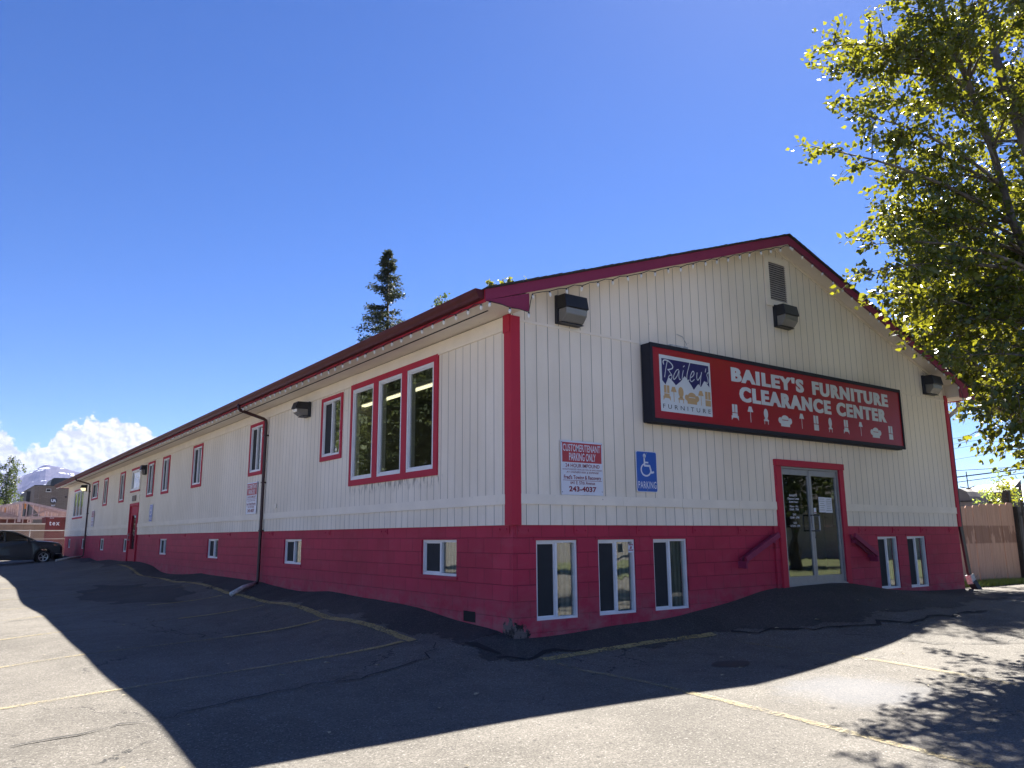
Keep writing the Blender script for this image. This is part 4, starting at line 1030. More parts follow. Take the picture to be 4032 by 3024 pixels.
def access_sign(side, s0, s1, z0, z1, flip, label):
    t = thing('accessible_parking_sign', label, 'sign', PT(side, (s0 + s1) / 2, 0, z0)); d = .022; w_, h_ = s1 - s0, z1 - z0
    def S(u): return s0 + u * w_ if not flip else s0 + (1 - u) * w_
    def Zz(v): return z0 + v * h_
    def rr_(i, r, n=5):
        p = []
        for cx, cz, a in ((1, 0, -90), (1, 1, 0), (0, 1, 90), (0, 0, 180)):
            for k in range(n + 1):
                th = R(a + 90 * k / n); p.append((s0 + (i + r if cx == 0 else w_ - i - r) + r * math.cos(th), z0 + (i + r if cz == 0 else h_ - i - r) + r * math.sin(th)))
        return p
    mb = MB(); mb.prism([PT(side, a, .012, b) for a, b in rr_(0, .035)], (-.010, 0, 0) if side == 'L' else (0, -.010, 0)); b = mb.build('board', M['p_white'], t)
    mb = MB(); flatpoly(mb, side, rr_(.009, .028), d + .0012); mb.build('blue_field', M['p_blue'], b)
    mb = MB(); q = d + .0025
    def pt(u, v): return (S(u), Zz(v))
    mb.poly([PT(side, S(.40) + .030 * math.cos(R(k * 22.5)), q, Zz(.885) + .034 * math.sin(R(k * 22.5))) for k in range(16)])
    ribbon(mb, side, [pt(.39, .86), pt(.40, .645), pt(.64, .645), pt(.72, .475), pt(.83, .495)], .030, q)
    ribbon(mb, side, [pt(.41, .725), pt(.57, .722)], .024, q + .0004)
    arc = [pt(.46 + .235 * math.cos(R(a)) * 1.0, .545 + .15 * math.sin(R(a))) for a in range(112, 370, 14)]
    ribbon(mb, side, arc, .024, q + .0008)
    v, f = text_shape('PARKING', .010, 1.1); a = [k[0] for k in v]; c = [k[1] for k in v]; x0, x1, y0, y1 = min(a), max(a), min(c), max(c)
    mb.add([PT(side, S(.07 + (k[0] - x0) / (x1 - x0) * .87), q, Zz(.085 + (k[1] - y0) / (y1 - y0) * .175)) for k in v], f)
    mb.build('symbol', M['p_white'], b)
    mb = MB(); disc(mb, side, S(.5), Zz(.94), .010, q + .002, 8); disc(mb, side, S(.5), Zz(.055), .010, q + .002, 8); mb.build('bolt', simple('corroded bolt', (.2, .25, .2), .6), b)
    return t
access_sign('G', 2.265, 2.70, .490, 1.10, False, 'blue wheelchair PARKING sign on the gable wall below the big shop sign')
access_sign('L', 21.62, 22.12, .44, 1.04, True, 'blue wheelchair parking sign on the long wall right of the red side door')

# papers and lettering on the glass doors
t = thing('door_lettering', 'white opening-hours lettering on the left glass door', 'lettering', (6.12, -.03, 0.0))
mb = MB(); q = -.010
rows = [("BAILEY'S", .46, .50, .22, .012), ("Clearance Center", .405, .445, .34, .0), ("Store Hours", .35, .39, .26, .0), ("Mon - Fri", .27, .31, .24, .0), ("10AM - 7PM", .215, .255, .26, .0), ("SAT", .13, .165, .09, .0), ("10AM - 6PM", .075, .115, .26, .0), ("SUN", -.015, .02, .09, .0), ("NOON - 5PM", -.07, -.03, .27, .0)]
for txt, z0, z1, w_, bo in rows: put_text(mb, 'G', txt, 6.13 - w_ / 2, 6.13 + w_ / 2, z0 + .05, z1 + .05, q, .012)
mb.build('lettering', M['p_white'], t)
def paper(x0, x1, z0, z1, label, lines=6, name='door_notice'):
    t = thing(name, label, 'notice', ((x0 + x1) / 2, -.02, z0))
    mb = MB(); mb.box((x0, .0185, z0), (x1, .0165, z1)) if False else mb.box((x0, .012, z0), (x1, .010, z1)); b = mb.build('sheet', M['p_white'], t)
    mb = MB(); rr = random.Random(int(x0 * 100))
    for k in range(lines):
        z = z1 - (k + 1) * (z1 - z0) / (lines + 1); w_ = (x1 - x0) * rr.uniform(.25, .42); c = (x0 + x1) / 2
        mb.quad((c - w_, .0092, z), (c + w_, .0092, z), (c + w_, .0092, z + .008), (c - w_, .0092, z + .008))
    mb.build('print', simple('grey print', (.2, .22, .22), .8), b)
paper(6.885, 7.085, .245, .52, 'left one of two taped white papers on the right glass door')
paper(7.088, 7.30, .24, .515, 'right one of two taped white papers on the right glass door', 7)
t = thing('warning_sticker', 'small white security sticker on the right pane of a basement window', 'sticker', (2.08, -.01, -.4))
mb = MB(); mb.box((2.055, -.0125, -.385), (2.155, -.0105, -.265)); b = mb.build('sheet', M['p_white'], t)
mb = MB(); mb.quad((2.06, -.0135, -.285), (2.15, -.0135, -.285), (2.15, -.0135, -.27), (2.06, -.0135, -.27)); mb.quad((2.06, -.0135, -.36), (2.15, -.0135, -.36), (2.15, -.0135, -.345), (2.06, -.0135, -.345))
mb.prism([(2.08, -.0135, -.335), (2.12, -.0135, -.335), (2.125, -.0135, -.30), (2.10, -.0135, -.295)], (0, -.0005, 0)); mb.build('print', M['p_maroon'], b)
t = thing('warning_sticker', 'small white security sticker by the handle of the right glass door', 'sticker', (6.72, -.01, .2))
mb = MB(); mb.box((6.705, .004, .22), (6.775, .002, .32)); b = mb.build('sheet', M['p_white'], t)
mb = MB(); mb.quad((6.71, .001, .23), (6.77, .001, .23), (6.77, .001, .245), (6.71, .001, .245)); mb.build('print', M['p_maroon'], b)

# ================================================================== WALL LIGHTS
def lens_mat():
    m = MT('prismatic lamp lens'); p = m.pos(); m.set((.26, .25, .23), .12, spec=.6)
    m.b.inputs['Transmission Weight'].default_value = 0.35
    m.bump(m.noise(p, 40, 2, .5), .3, .01); return m.mat
M['lens'] = lens_mat(); M['lens_lit'] = emis('lit lamp lens', (1.0, .82, .45), .28)
def wall_light(side, s, z, label, lit=False, w=.42, h=.40, dp=.26):
    """wall pack: dark housing above, glass refractor below, sloping front"""
    t = thing('wall_light', label, 'wall light', PT(side, s, 0, z), 'floodlight wall packs on the store')
    def q(a, d, zz): return PT(side, s + a * w, d, z + zz)
    mb = MB()
    prof = [(.0, .0), (.0, h), (dp * .86, h * .98), (dp, h * .52), (dp * .93, h * .50), (.06, h * .50), (.06, .0)]
    A = [q(-.5, d, zz) for d, zz in prof]; off = Vector(q(.5, 0, 0)) - Vector(q(-.5, 0, 0)); mb.prism(A, off)
    bx(mb, side, s - w * .52, s + w * .52, 0.0, .05, z - .01, z + h + .01)
    mb.add([q(-.5, .06, .012), q(.5, .06, .012), q(.5, dp * .52, .0), q(-.5, dp * .52, .0), q(-.5, .06, -.008), q(.5, .06, -.008), q(.5, dp * .54, -.012), q(-.5, dp * .54, -.012)], [(0, 1, 2, 3), (4, 5, 6, 7), (2, 3, 7, 6), (0, 3, 7, 4), (1, 2, 6, 5)])
    hbody = mb.build('housing', M['black'], t, bevel=.006)
    mb = MB(); prof = [(.062, .014), (.062, h * .498), (dp * .93, h * .498), (dp * .88, h * .26), (dp * .55, .006)]
    A = [q(-.47, d, zz) for d, zz in prof]; off = Vector(q(.47, 0, 0)) - Vector(q(-.47, 0, 0)); mb.prism(A, off)
    mb.build('lens', M['lens_lit'] if lit else M['lens'], t, bevel=.012)
    mb = MB(); c = q(0, .10, h * .28); mb.lathe(c, off, [(-.06, .002), (-.05, .025), (.05, .025), (.06, .002)], 10); mb.build('bulb', M['p_white'], t)
wall_light('G', .99, 2.84, 'dark wall pack lamp near the left corner under the string lights of the gable')
wall_light('G', 6.13, 3.575, 'dark wall pack lamp directly under the louvred gable vent')
wall_light('G', 11.30, 2.85, 'dark wall pack lamp at the right end of the gable above the sign\'s right corner')
wall_light('L', 7.30, 2.34, 'wall pack lamp on the long wall nearest the corner', w=.26, h=.30, dp=.34)
wall_light('L', 23.35, 2.20, 'wall pack lamp on the long wall above the red side door', w=.24, h=.34, dp=.22)
wall_light('L', 38.05, 2.30, 'lit wall pack lamp at the far end of the long wall', lit=True, w=.28, h=.32, dp=.30)

# interior fluorescent fixtures seen through the tall windows
for k, (x, y0, y1) in enumerate(((1.10, 3.85, 7.0), (3.4, 1.4, 6.4))):
    t = thing('ceiling_light', ('lit fluorescent strip seen through the tall triple window', 'lit fluorescent strip deeper inside the showroom behind the tall window')[k], 'ceiling light', (x, y0, 2.6))
    mb = MB(); mb.box((x - .10, y0, 2.64), (x + .10, y1, 2.715)); mb.build('housing', M['white'], t)
    mb = MB(); mb.box((x - .045, y0 + .02, 2.61), (x + .045, y1 - .02, 2.639)); mb.build('diffuser', M['tube_on'], t)

# ================================================================== STRING LIGHTS
M['bulb'] = plastic('frosted bulb', (.78, .76, .72), .3)
def string_lights(label, path, n, sag, name='string_lights', step=.31):
    t = thing(name, label, 'string lights', path[0])
    P = [Vector(p) for p in path]; seg = [(b - a).length for a, b in zip(P, P[1:])]; tot = sum(seg)
    def at(s):
        for a, b, L in zip(P, P[1:], seg):
            if s <= L: return a + (b - a) * (s / L)
            s -= L
        return P[-1]
    rr = random.Random(len(path) * 7 + int(tot)); cab = []; N = int(tot / step)
    pos = []
    for i in range(N + 1):
        p = at(tot * i / N); p = p + Vector((0, 0, -sag + rr.uniform(-.012, .012))); pos.append(p); cab.append(p)
        if i < N: cab.append(at(tot * (i + .5) / N) + Vector((0, 0, rr.uniform(-.012, .015))))
    mb = MB(); mb.tube(cab, .006, 5); mb.build('cable', M['black'], t)
    proto = None; rest = MB()
    for i, p in enumerate(pos):
        if i < 98:
            mb = MB(); tilt = Vector((rr.uniform(-.25, .25), rr.uniform(-.25, .25), -1))
            mb.lathe(p, tilt, [(0, .008), (.008, .012), (.022, .012)], 8, 1); mb.lathe(p + tilt.normalized() * .022, tilt, [(0, .012), (.015, .021), (.035, .019), (.055, .008), (.062, 0)], 8, 0)
            mb.build('bulb', [M['bulb'], M['black']], t, smooth=True)
        else:
            rest.lathe(p + Vector((0, 0, -.02)), (0, 0, -1), [(0, .012), (.015, .021), (.035, .019), (.062, 0)], 6, 0)
    if rest.v:
        o = rest.build('bulbs', M['bulb'], t, smooth=True); o['kind'] = 'stuff'
yb = -OV - .035
def rb(x): return rz(x) - .185
string_lights('white bulb string along the left slope of the gable fascia', [(-.60, yb, 2.85), (.05, yb, 2.80), (.06, yb, 3.06), (3, yb, rb(3)), (6.04, yb, rb(6.04))], 24, .02)
string_lights('white bulb string along the right slope of the gable fascia', [(6.10, yb, rb(6.1)), (9, yb, rb(9)), (12.0, yb, rb(12.0)), (12.1, yb, 2.84)], 22, .02)
string_lights('white bulb string along the long eave under the brown gutter', [(-.655, -.25, 2.85), (-.655, 20, 2.85), (-.655, 45.2, 2.85)], 150, .022)
TIPS2 = [[13.56, 1.09, 6.36], [13.08, 0.35, 7.79], [12.44, -0.12, 5.58], [12.36, 0.22, 5.6], [11.91, 0.22, 5.73], [13.25, -0.02, 5.01], [12.19, 0.63, 5.97], [13.73, 1.13, 6.04], [11.89, 0.98, 7.07], [12.75, 0.85, 5.7], [14.25, 1.18, 7.18], [14.37, 0.04, 6.44], [13.72, 1.12, 5.97], [12.0, 0.79, 5.11], [13.65, -0.39, 6.16], [12.99, -0.17, 6.24], [13.05, 0.3, 7.49], [14.11, 1.29, 5.53], [11.68, 0.32, 5.14], [13.65, 0.1, 5.19], [12.42, 0.37, 7.01], [12.94, 0.17, 6.83], [11.73, -0.0, 6.86], [13.78, -0.21, 5.0], [13.07, 0.85, 4.85], [12.87, 0.12, 5.06], [12.1, 0.14, 6.2], [11.93, 0.78, 7.44], [13.58, -0.27, 6.75], [13.44, -0.38, 5.95], [13.49, 1.41, 7.59], [13.25, 0.72, 7.68], [12.21, 0.57, 4.98], [13.85, 0.84, 5.43]] + [[15.12, 0.95, 3.66], [17.13, 0.21, 4.86], [17.29, 0.36, 5.03], [15.88, 0.28, 4.45], [16.32, 1.1, 5.59], [13.59, 0.68, 3.57], [15.33, 2.05, 5.15], [16.67, 0.97, 5.66], [13.31, 0.78, 5.42], [16.43, 1.04, 3.49], [14.13, 0.62, 4.13], [16.85, 0.6, 6.13], [17.2, 0.31, 4.45], [15.26, 0.25, 4.6], [17.33, 0.42, 5.17], [13.41, 1.36, 6.15], [13.82, 0.22, 3.48], [15.5, 0.23, 3.48], [15.28, 2.04, 4.59], [14.79, 1.48, 3.51], [15.7, 0.55, 5.21], [17.59, 0.31, 5.03], [15.83, 0.5, 4.09], [17.77, 2.2, 3.6], [16.33, 2.1, 3.98], [15.86, 0.29, 4.41], [16.17, 1.38, 5.76], [13.23, 0.89, 6.05], [15.72, 1.1, 4.53], [17.73, 1.35, 3.26]] + [[14.06, 0.51, 5.14], [13.7, 0.43, 5.17], [17.13, 1.9, 6.58], [14.0, 1.37, 4.68], [13.78, 0.51, 4.44], [17.17, 1.96, 6.75], [16.6, 0.69, 4.81], [15.82, 1.76, 6.93], [16.96, 0.47, 5.96], [16.02, 1.31, 4.29], [15.13, 0.48, 7.24], [16.89, 1.4, 4.77], [17.09, 1.44, 7.04], [16.82, 1.32, 5.21], [15.7, 1.16, 4.23], [14.37, 1.93, 3.77], [13.21, 1.55, 4.69], [15.41, 1.24, 4.94], [17.49, 0.69, 5.21], [13.91, 1.57, 4.68], [14.6, 1.79, 4.85], [15.51, 2.11, 3.99], [13.28, 0.76, 6.58], [15.77, 0.77, 4.89], [13.8, 1.22, 3.77], [16.14, 2.09, 7.32]] + [[18.81, -2.48, 5.34], [14.09, -0.62, 7.11], [19.14, -3.1, 9.57], [23.29, -3.12, 6.27], [16.4, -2.25, 3.95], [18.85, -3.96, 8.72], [17.99, -1.7, 4.24], [23.27, -3.17, 9.47], [19.27, -2.79, 5.64], [20.14, -2.28, 11.22], [14.94, -1.41, 6.17], [15.09, -1.62, 8.88], [14.37, -2.08, 9.84], [16.94, -1.46, 8.45], [20.87, -4.04, 12.24], [18.34, -1.61, 13.24], [19.74, -0.5, 4.39], [19.52, -3.53, 7.45], [22.33, -3.11, 9.81], [21.79, -3.61, 10.05], [20.29, -2.57, 3.89], [15.78, -1.24, 10.18], [13.91, -0.72, 5.99], [18.04, -1.24, 3.86], [15.38, -1.27, 8.65], [15.42, -1.36, 9.99], [18.55, -1.88, 10.54], [19.66, -4.1, 12.39], [19.79, -2.24, 8.83], [19.5, 0.78, 5.01], [22.13, -2.78, 8.11], [19.61, -2.13, 5.09], [17.08, -0.97, 7.81], [17.94, -0.11, 7.16], [17.02, -1.32, 11.49], [19.55, -1.08, 6.69], [16.97, 0.26, 11.76], [20.89, -1.9, 6.07], [17.5, -2.84, 9.4], [21.36, -1.7, 7.95], [16.43, -2.99, 6.9], [20.33, -1.86, 5.13], [20.84, -1.59, 10.8], [17.35, -0.7, 5.85], [19.81, -2.52, 13.32], [20.83, -0.38, 4.93], [18.87, -3.67, 6.19], [14.87, -1.41, 8.74]]
TIPS = [[4.17, -2.32, 5.54], [4.45, -2.46, 7.33], [4.87, -2.33, 7.11], [4.66, -2.58, 6.17], [5.66, -3.07, 8.37], [5.51, -3.33, 7.79], [4.77, -2.66, 4.07], [4.39, -2.76, 3.54], [4.96, -2.63, 3.37], [5.54, -2.5, 3.19], [6.47, -2.44, 3.29], [6.09, -2.82, 2.86], [5.08, -3.45, 2.23], [5.94, -3.36, 1.89], [5.78, -3.53, 1.52], [5.92, -3.57, 1.29], [6.67, -3.65, 1.43], [7.51, -3.42, 1.09], [8.03, -3.14, 0.98], [5.76, -2.32, 4.92], [5.77, -2.3, 6.9], [5.33, -2.74, 5.85], [6.16, -2.51, 5.57], [5.86, -3.05, 4.52], [7.79, -3.12, 2.12], [5.24, -5.15, 12.07], [10.88, -2.35, 2.5], [5.94, -3.39, 2.93], [8.76, -4.61, 3.21], [6.78, -4.61, 11.4], [10.85, -4.6, 9.77], [7.8, -2.84, 11.63], [7.14, -4.41, 7.45], [8.97, -2.87, 2.74], [8.11, -2.25, 5.42], [7.93, -5.16, 7.91], [9.46, -5.23, 14.17], [10.34, -4.48, 10.8], [7.64, -2.49, 10.62], [8.45, -2.9, 5.69], [8.29, -3.55, 2.25], [12.2, -3.3, 3.09], [5.36, -2.97, 7.28], [6.52, -4.45, 6.58], [10.18, -2.04, 3.17], [8.91, -3.8, 9.31], [8.95, -3.03, 7.58], [9.52, -3.32, 6.14], [8.48, -1.95, 7.83], [6.93, -3.82, 9.71], [12.16, -3.68, 5.2], [7.2, -3.36, 5.28], [8.83, -3.52, 5.38], [5.34, -4.03, 7.1], [5.7, -2.15, 7.82], [9.47, -3.44, 7.5], [8.51, -4.0, 7.4], [8.86, -4.96, 11.7], [11.21, -4.88, 14.2], [5.66, -4.89, 9.66], [5.66, -2.76, 5.32], [8.18, -3.99, 7.49], [8.81, -2.41, 9.57], [5.92, -2.81, 4.81], [4.72, -3.84, 9.14], [10.17, -2.71, 8.02], [7.47, -3.43, 4.32], [7.11, -5.01, 7.09], [8.06, -3.12, 2.44], [5.84, -5.18, 12.79], [9.61, -3.97, 12.97], [8.26, -5.69, 11.59], [8.55, -3.69, 10.3], [8.9, -3.76, 7.76], [8.09, -4.13, 3.95], [8.17, -2.74, 3.34], [9.87, -3.42, 9.65], [5.27, -2.97, 7.41], [7.57, -3.02, 3.99], [8.16, -5.43, 11.75], [6.07, -2.65, 3.54], [5.86, -3.42, 6.46], [9.51, -4.5, 11.92], [7.91, -5.35, 10.61], [8.19, -4.89, 14.23], [9.38, -4.69, 12.31], [7.86, -3.03, 7.37], [6.75, -4.27, 4.44], [7.06, -5.45, 13.24], [9.07, -2.63, 5.67], [8.26, -1.91, 6.83], [9.21, -3.17, 8.28], [7.43, -4.56, 7.31], [11.48, -3.89, 8.22], [5.86, -3.94, 7.91], [7.52, -4.95, 3.38], [6.83, -4.52, 8.37], [5.04, -3.28, 7.09], [7.88, -3.36, 4.36], [5.5, -5.23, 11.34], [11.04, -4.9, 14.03], [10.68, -3.58, 8.19], [6.63, -4.85, 11.85], [8.69, -5.4, 9.32], [8.93, -1.99, 9.12], [8.26, -1.52, 4.15], [9.04, -4.31, 7.73], [8.11, -1.3, 8.55], [9.27, -5.08, 8.5], [8.03, -5.08, 14.36], [8.38, -5.43, 13.49], [5.85, -2.59, 3.43], [7.2, -4.31, 4.21], [8.17, -3.52, 3.32], [12.21, -4.88, 10.1], [6.4, -3.79, 3.49], [6.51, -4.24, 12.44], [7.07, -4.29, 11.31], [8.17, -4.91, 6.62], [9.4, -4.54, 5.38], [9.11, -4.12, 13.84], [9.05, -3.25, 12.46], [6.31, -4.04, 11.7], [8.09, -3.99, 6.54], [7.79, -4.05, 8.75], [7.45, -2.66, 4.1], [8.6, -3.77, 15.1], [6.37, -2.28, 5.16], [6.27, -4.37, 5.0], [7.88, -4.16, 8.57], [10.85, -1.39, 9.91], [11.68, -2.9, 6.84], [14.5, -1.44, 5.15], [13.6, -3.98, 9.65], [14.43, -2.21, 3.92], [13.37, -3.7, 4.27], [16.36, -3.89, 5.82], [15.16, -0.74, 3.53], [11.31, -2.59, 5.68], [13.86, -3.46, 4.76], [17.07, -3.09, 6.29], [13.5, -4.13, 8.72], [13.11, -4.39, 9.0], [14.97, -3.91, 3.68], [11.01, -2.88, 8.97], [12.0, -0.67, 5.63], [12.59, -1.18, 3.73], [13.07, -2.98, 4.6], [14.78, -3.45, 6.83], [11.48, -1.54, 7.98], [14.93, -3.22, 6.55], [12.54, -3.81, 6.2], [12.65, -2.93, 2.59], [13.63, -2.22, 4.95], [10.42, -1.84, 5.53], [10.31, -1.66, 6.92], [13.16, -2.54, 2.69], [17.03, -3.83, 7.8], [15.79, -2.0, 4.45], [16.39, -3.54, 9.57], [10.74, -1.87, 4.07], [12.76, -2.03, 9.22], [11.86, -2.21, 5.32], [14.23, -1.77, 3.27], [16.09, -1.79, 5.02], [11.47, -2.64, 8.67], [12.78, -1.04, 7.24], [12.97, -4.03, 8.52], [13.55, -1.86, 3.63], [13.71, -2.7, 7.84], [14.25, -2.79, 7.57], [14.33, -3.41, 7.2]]
# ================================================================== TREES
def leaf_mat(name, c1, c2, trans=(.45, .50, .05), tw=.45, rough=.35, spec=.5):
    m = MT(name); geo = m.node('ShaderNodeNewGeometry'); r = geo.outputs['Random Per Island']
    c = m.mix(m.mr(r, 0, 1, 0, 1, False), c1, c2)
    m.set(c, rough, spec=spec)
    t = m.node('ShaderNodeBsdfTranslucent'); m.link(m.mix(m.mr(r, 0, 1, 0, 1, False), trans, tuple(q * .7 for q in trans)), t.inputs[0])
    mx = m.node('ShaderNodeMixShader'); mx.inputs[0].default_value = tw
    m.l.new(m.b.outputs[0], mx.inputs[1]); m.l.new(t.outputs[0], mx.inputs[2]); m.l.new(mx.outputs[0], m.o.inputs['Surface']); return m.mat
def bark_mat(name, a, b):
    m = MT(name); p = m.pos(); n = m.noise(m.scale(p, (7, 7, 1.6)), 1.0, 6, .65); m.set(m.mix(m.mr(n, .35, .65), a, b), .9); m.bump(n, .6, .02); return m.mat
M['leaf_poplar'] = leaf_mat('poplar leaf', (.028, .056, .015), (.075, .102, .014), (.43, .42, .025), .34, .30, .45)
M['leaf_birch'] = leaf_mat('birch leaf', (.035, .060, .018), (.07, .10, .03), (.20, .26, .05), .28)
M['leaf_ash'] = leaf_mat('light green leaf', (.10, .16, .03), (.16, .22, .05), (.45, .55, .10), .45)
M['needle'] = leaf_mat('spruce needle', (.028, .045, .022), (.070, .075, .042), (.09, .11, .04), .2, .6, .25)
M['bark'] = bark_mat('grey poplar bark', (.055, .045, .035), (.16, .14, .12)); M['bark_dark'] = bark_mat('dark bark', (.03, .022, .018), (.07, .055, .045))
M['bark_white'] = bark_mat('white birch bark', (.12, .11, .10), (.50, .48, .44))

def leaves_obj(name, P, D, size, mat, parent, shape=1.0, seed=1, droop=.4):
    """P leaf base points (n,3); D preferred directions (n,3)"""
    rg = np.random.default_rng(seed); n = len(P)
    d = D + rg.normal(0, .75, (n, 3)); d[:, 2] -= droop; d /= np.linalg.norm(d, axis=1)[:, None]
    r = rg.normal(0, 1, (n, 3)); s = np.cross(d, r); s /= np.linalg.norm(s, axis=1)[:, None]; nn = np.cross(s, d)
    L = size * rg.uniform(.65, 1.2, (n, 1)); Wd = L * .36 * shape; f = L * rg.uniform(-.05, .14, (n, 1))
    b = P; m1 = P + d * L * .36; tip = P + d * L + nn * f * -.4
    V = np.stack([b, m1 + s * Wd + nn * f, m1 + d * L * .25 + s * Wd * .62 + nn * f, tip, m1 + d * L * .25 - s * Wd * .62 + nn * f, m1 - s * Wd + nn * f], 1).reshape(-1, 3)
    base = (np.arange(n) * 6)[:, None]
    F = np.concatenate([base + np.array([0, 1, 2, 3]), base + np.array([0, 3, 4, 5])], 1).reshape(-1, 4)
    me = bpy.data.meshes.new(name); org = np.array(parent['_o'])
    me.vertices.add(len(V)); me.vertices.foreach_set('co', (V - org).ravel())
    me.loops.add(F.size); me.loops.foreach_set('vertex_index', F.ravel().astype(np.int32))
    me.polygons.add(len(F)); me.polygons.foreach_set('loop_start', (np.arange(len(F)) * 4).astype(np.int32)); me.polygons.foreach_set('loop_total', np.full(len(F), 4, np.int32))
    me.materials.append(mat); me.update(calc_edges=True); me.validate()
    o = bpy.data.objects.new(name, me); COL.objects.link(o); o.parent = parent; return o
def bez(a, b, c, n):
    return [a * (1 - t) ** 2 + b * 2 * t * (1 - t) + c * t * t for t in (k / n for k in range(n + 1))]

# --- the big poplars on the right
def poplar(label, base, stems, tips, seed):
    tree = thing('poplar_tree', label, 'tree', base)
    trunk = MB(); nodes = []
    for st, rad in stems:
        trunk.tube(st, rad, 10)
        for a, b in zip(st[1:], st[2:]):
            for k in range(5): nodes.append(a + (b - a) * (k / 5))
    rr = random.Random(seed); LP = []; LD = []
    def spray(p, d, n, spread):
        for _ in range(n):
            LP.append((p.x + rr.gauss(0, spread), p.y + rr.gauss(0, spread), p.z + rr.gauss(0, spread * .8))); LD.append((d.x, d.y, d.z))
    for tp in tips:
        tp = Vector(tp)
        cand = sorted(nodes, key=lambda q: (q - (tp - Vector((0, 0, .35 * (tp - q).length + .3)))).length)[:3]
        o = rr.choice(cand); dist = (tp - o).length
        if dist > 5.5: o = cand[0]; dist = (tp - o).length
        mid = o + (tp - o) * .5 + Vector((rr.uniform(-.2, .2), rr.uniform(-.2, .2), .12 * dist))
        cv_ = bez(o, mid, tp, 8); r0 = .016 + .007 * dist
        trunk.tube(cv_, [min(r0, .045) * (1 - .85 * k / 8) for k in range(9)], 6)
        for k in range(2, 9):
            p = cv_[k]; d = (cv_[k] - cv_[k - 1]).normalized()
            if k >= 3: spray(p, d, 6, .10)
            for _ in range(3 if k > 2 else 1):
                tw = (d * rr.uniform(.3, .9) + Vector((rr.gauss(0, .6), rr.gauss(0, .6), rr.gauss(0, .45)))).normalized(); L = rr.uniform(.25, .8) * (1.15 - .05 * k)
                e = p + tw * L + Vector((0, 0, -.06)); c2 = bez(p, p + tw * L * .5 + Vector((0, 0, .06)), e, 4)
                trunk.tube(c2, [.009, .008, .006, .005, .003], 4, caps=False)
                for j in range(1, 5): spray(c2[j], tw, 5, .06)
    print('poplar leaves', len(LP))
    trunk.build('trunk', M['bark'], tree, smooth=True)
    leaves_obj('crown', np.array(LP), np.array(LD), .102, M['leaf_poplar'], tree, 1.0, seed, .45)
base = Vector((8.6, -4.9, gz(8.6, -4.9) - .05))
st1 = [base, Vector((8.2, -4.6, .6)), Vector((7.3, -3.95, 3.2)), Vector((7.05, -3.65, 4.6)), Vector((6.95, -3.5, 6.15)), Vector((6.5, -3.35, 7.6)), Vector((6.1, -3.25, 9.4)), Vector((5.9, -3.1, 11.5))]
st2 = [base + Vector((.15, 0, 0)), Vector((8.35, -4.7, 1)), Vector((7.75, -4.1, 4)), Vector((7.45, -3.85, 5.8)), Vector((7.60, -3.6, 7.1)), Vector((7.50, -3.45, 8.9)), Vector((7.35, -3.4, 11)), Vector((7.4, -3.3, 14))]
st3 = [base + Vector((.2, .1, 0)), Vector((9.0, -4.6, 2)), Vector((9.4, -4.0, 5)), Vector((9.7, -3.6, 8)), Vector((9.8, -3.5, 12))]
poplar('tall leafy poplar overhanging the right end of the gable', base, [(st1, [.15, .12, .075, .062, .052, .042, .03, .015]), (st2, [.15, .12, .09, .075, .065, .05, .035, .015]), (st3, [.14, .10, .07, .05, .02])], TIPS, 21)
base = Vector((17.2, -1.3, gz(17.2, -1.3) - .05))
poplar('farther poplar at the right edge, filling in behind the overhanging one', base, [([base, base + Vector((-.1, 0, 3)), base + Vector((-.4, .1, 6)), base + Vector((-.3, 0, 9)), base + Vector((0, 0, 13))], [.2, .15, .11, .07, .02]), ([base + Vector((.1, .1, 0)), base + Vector((-.9, .5, 3.5)), base + Vector((-2.0, .9, 5.5)), base + Vector((-2.6, 1.0, 7.5))], [.12, .09, .06, .02]), ([base + Vector((-.1, .1, 0)), base + Vector((-1.5, .9, 3.5)), base + Vector((-3.2, 1.5, 5.6)), base + Vector((-4.0, 1.6, 8.0))], [.10, .08, .05, .02])], TIPS2, 22)

# --- spruce behind the roof
def spruce(x, y, top, rmax, label, seed, zb_=-1.3):
    t = thing('spruce_tree', label, 'tree', (x, y, zb_)); rg = random.Random(seed); tr = MB()
    tr.tube([(x, y, zb_), (x + .1, y, (top + zb_) / 2), (x, y, top)], [.28, .15, .02], 8)
    P = []; D = []; z = zb_ + 2.5
    while z < top - .1:
        f = (top - z) / (top - zb_)
        rad = rmax * (f ** .95) * rg.uniform(.55, 1.15)
        gapf = .55 if .12 < f < .30 else 1.0
        for k in range(rg.choice([3, 4, 5]) if z > 7 else 5):
            if rg.random() > gapf + .25: continue
            a = rg.uniform(0, 6.283); L = rad * rg.uniform(.6, 1.12) + .12
            dx, dy = math.cos(a), math.sin(a)
            o = Vector((x, y, z)); e = o + Vector((dx * L, dy * L, L * (.10 if f < .15 else -.12) + .05 * L))
            m_ = o + Vector((dx * L * .5, dy * L * .5, -.10 * L)); c = bez(o, m_, e, 6)
            tr.tube(c, [.035 * (1 - .8 * q / 6) * (.5 + L * .4) for q in range(7)], 4, caps=False)
            for q in range(1, 7):
                n = int(11 + 13 * L / 2)
                for _ in range(n):
                    sp = .05 + .11 * L * (1 - abs(q / 6 - .6))
                    P.append((c[q].x + rg.gauss(0, sp), c[q].y + rg.gauss(0, sp), c[q].z + rg.gauss(0, .06) - abs(rg.gauss(0, .07)))); D.append((dx, dy, -.1))
        z += rg.uniform(.20, .36) * (1.1 if z < 7 else 1)
    tr.build('trunk', M['bark_dark'], t, smooth=True)
    leaves_obj('crown', np.array(P), np.array(D), .19, M['needle'], t, .55, seed, .15); print('spruce', len(P)); return t
spruce(13.85, 31.6, 16.55, 5.4, 'dark ragged spruce rising behind the roof ridge', 11)

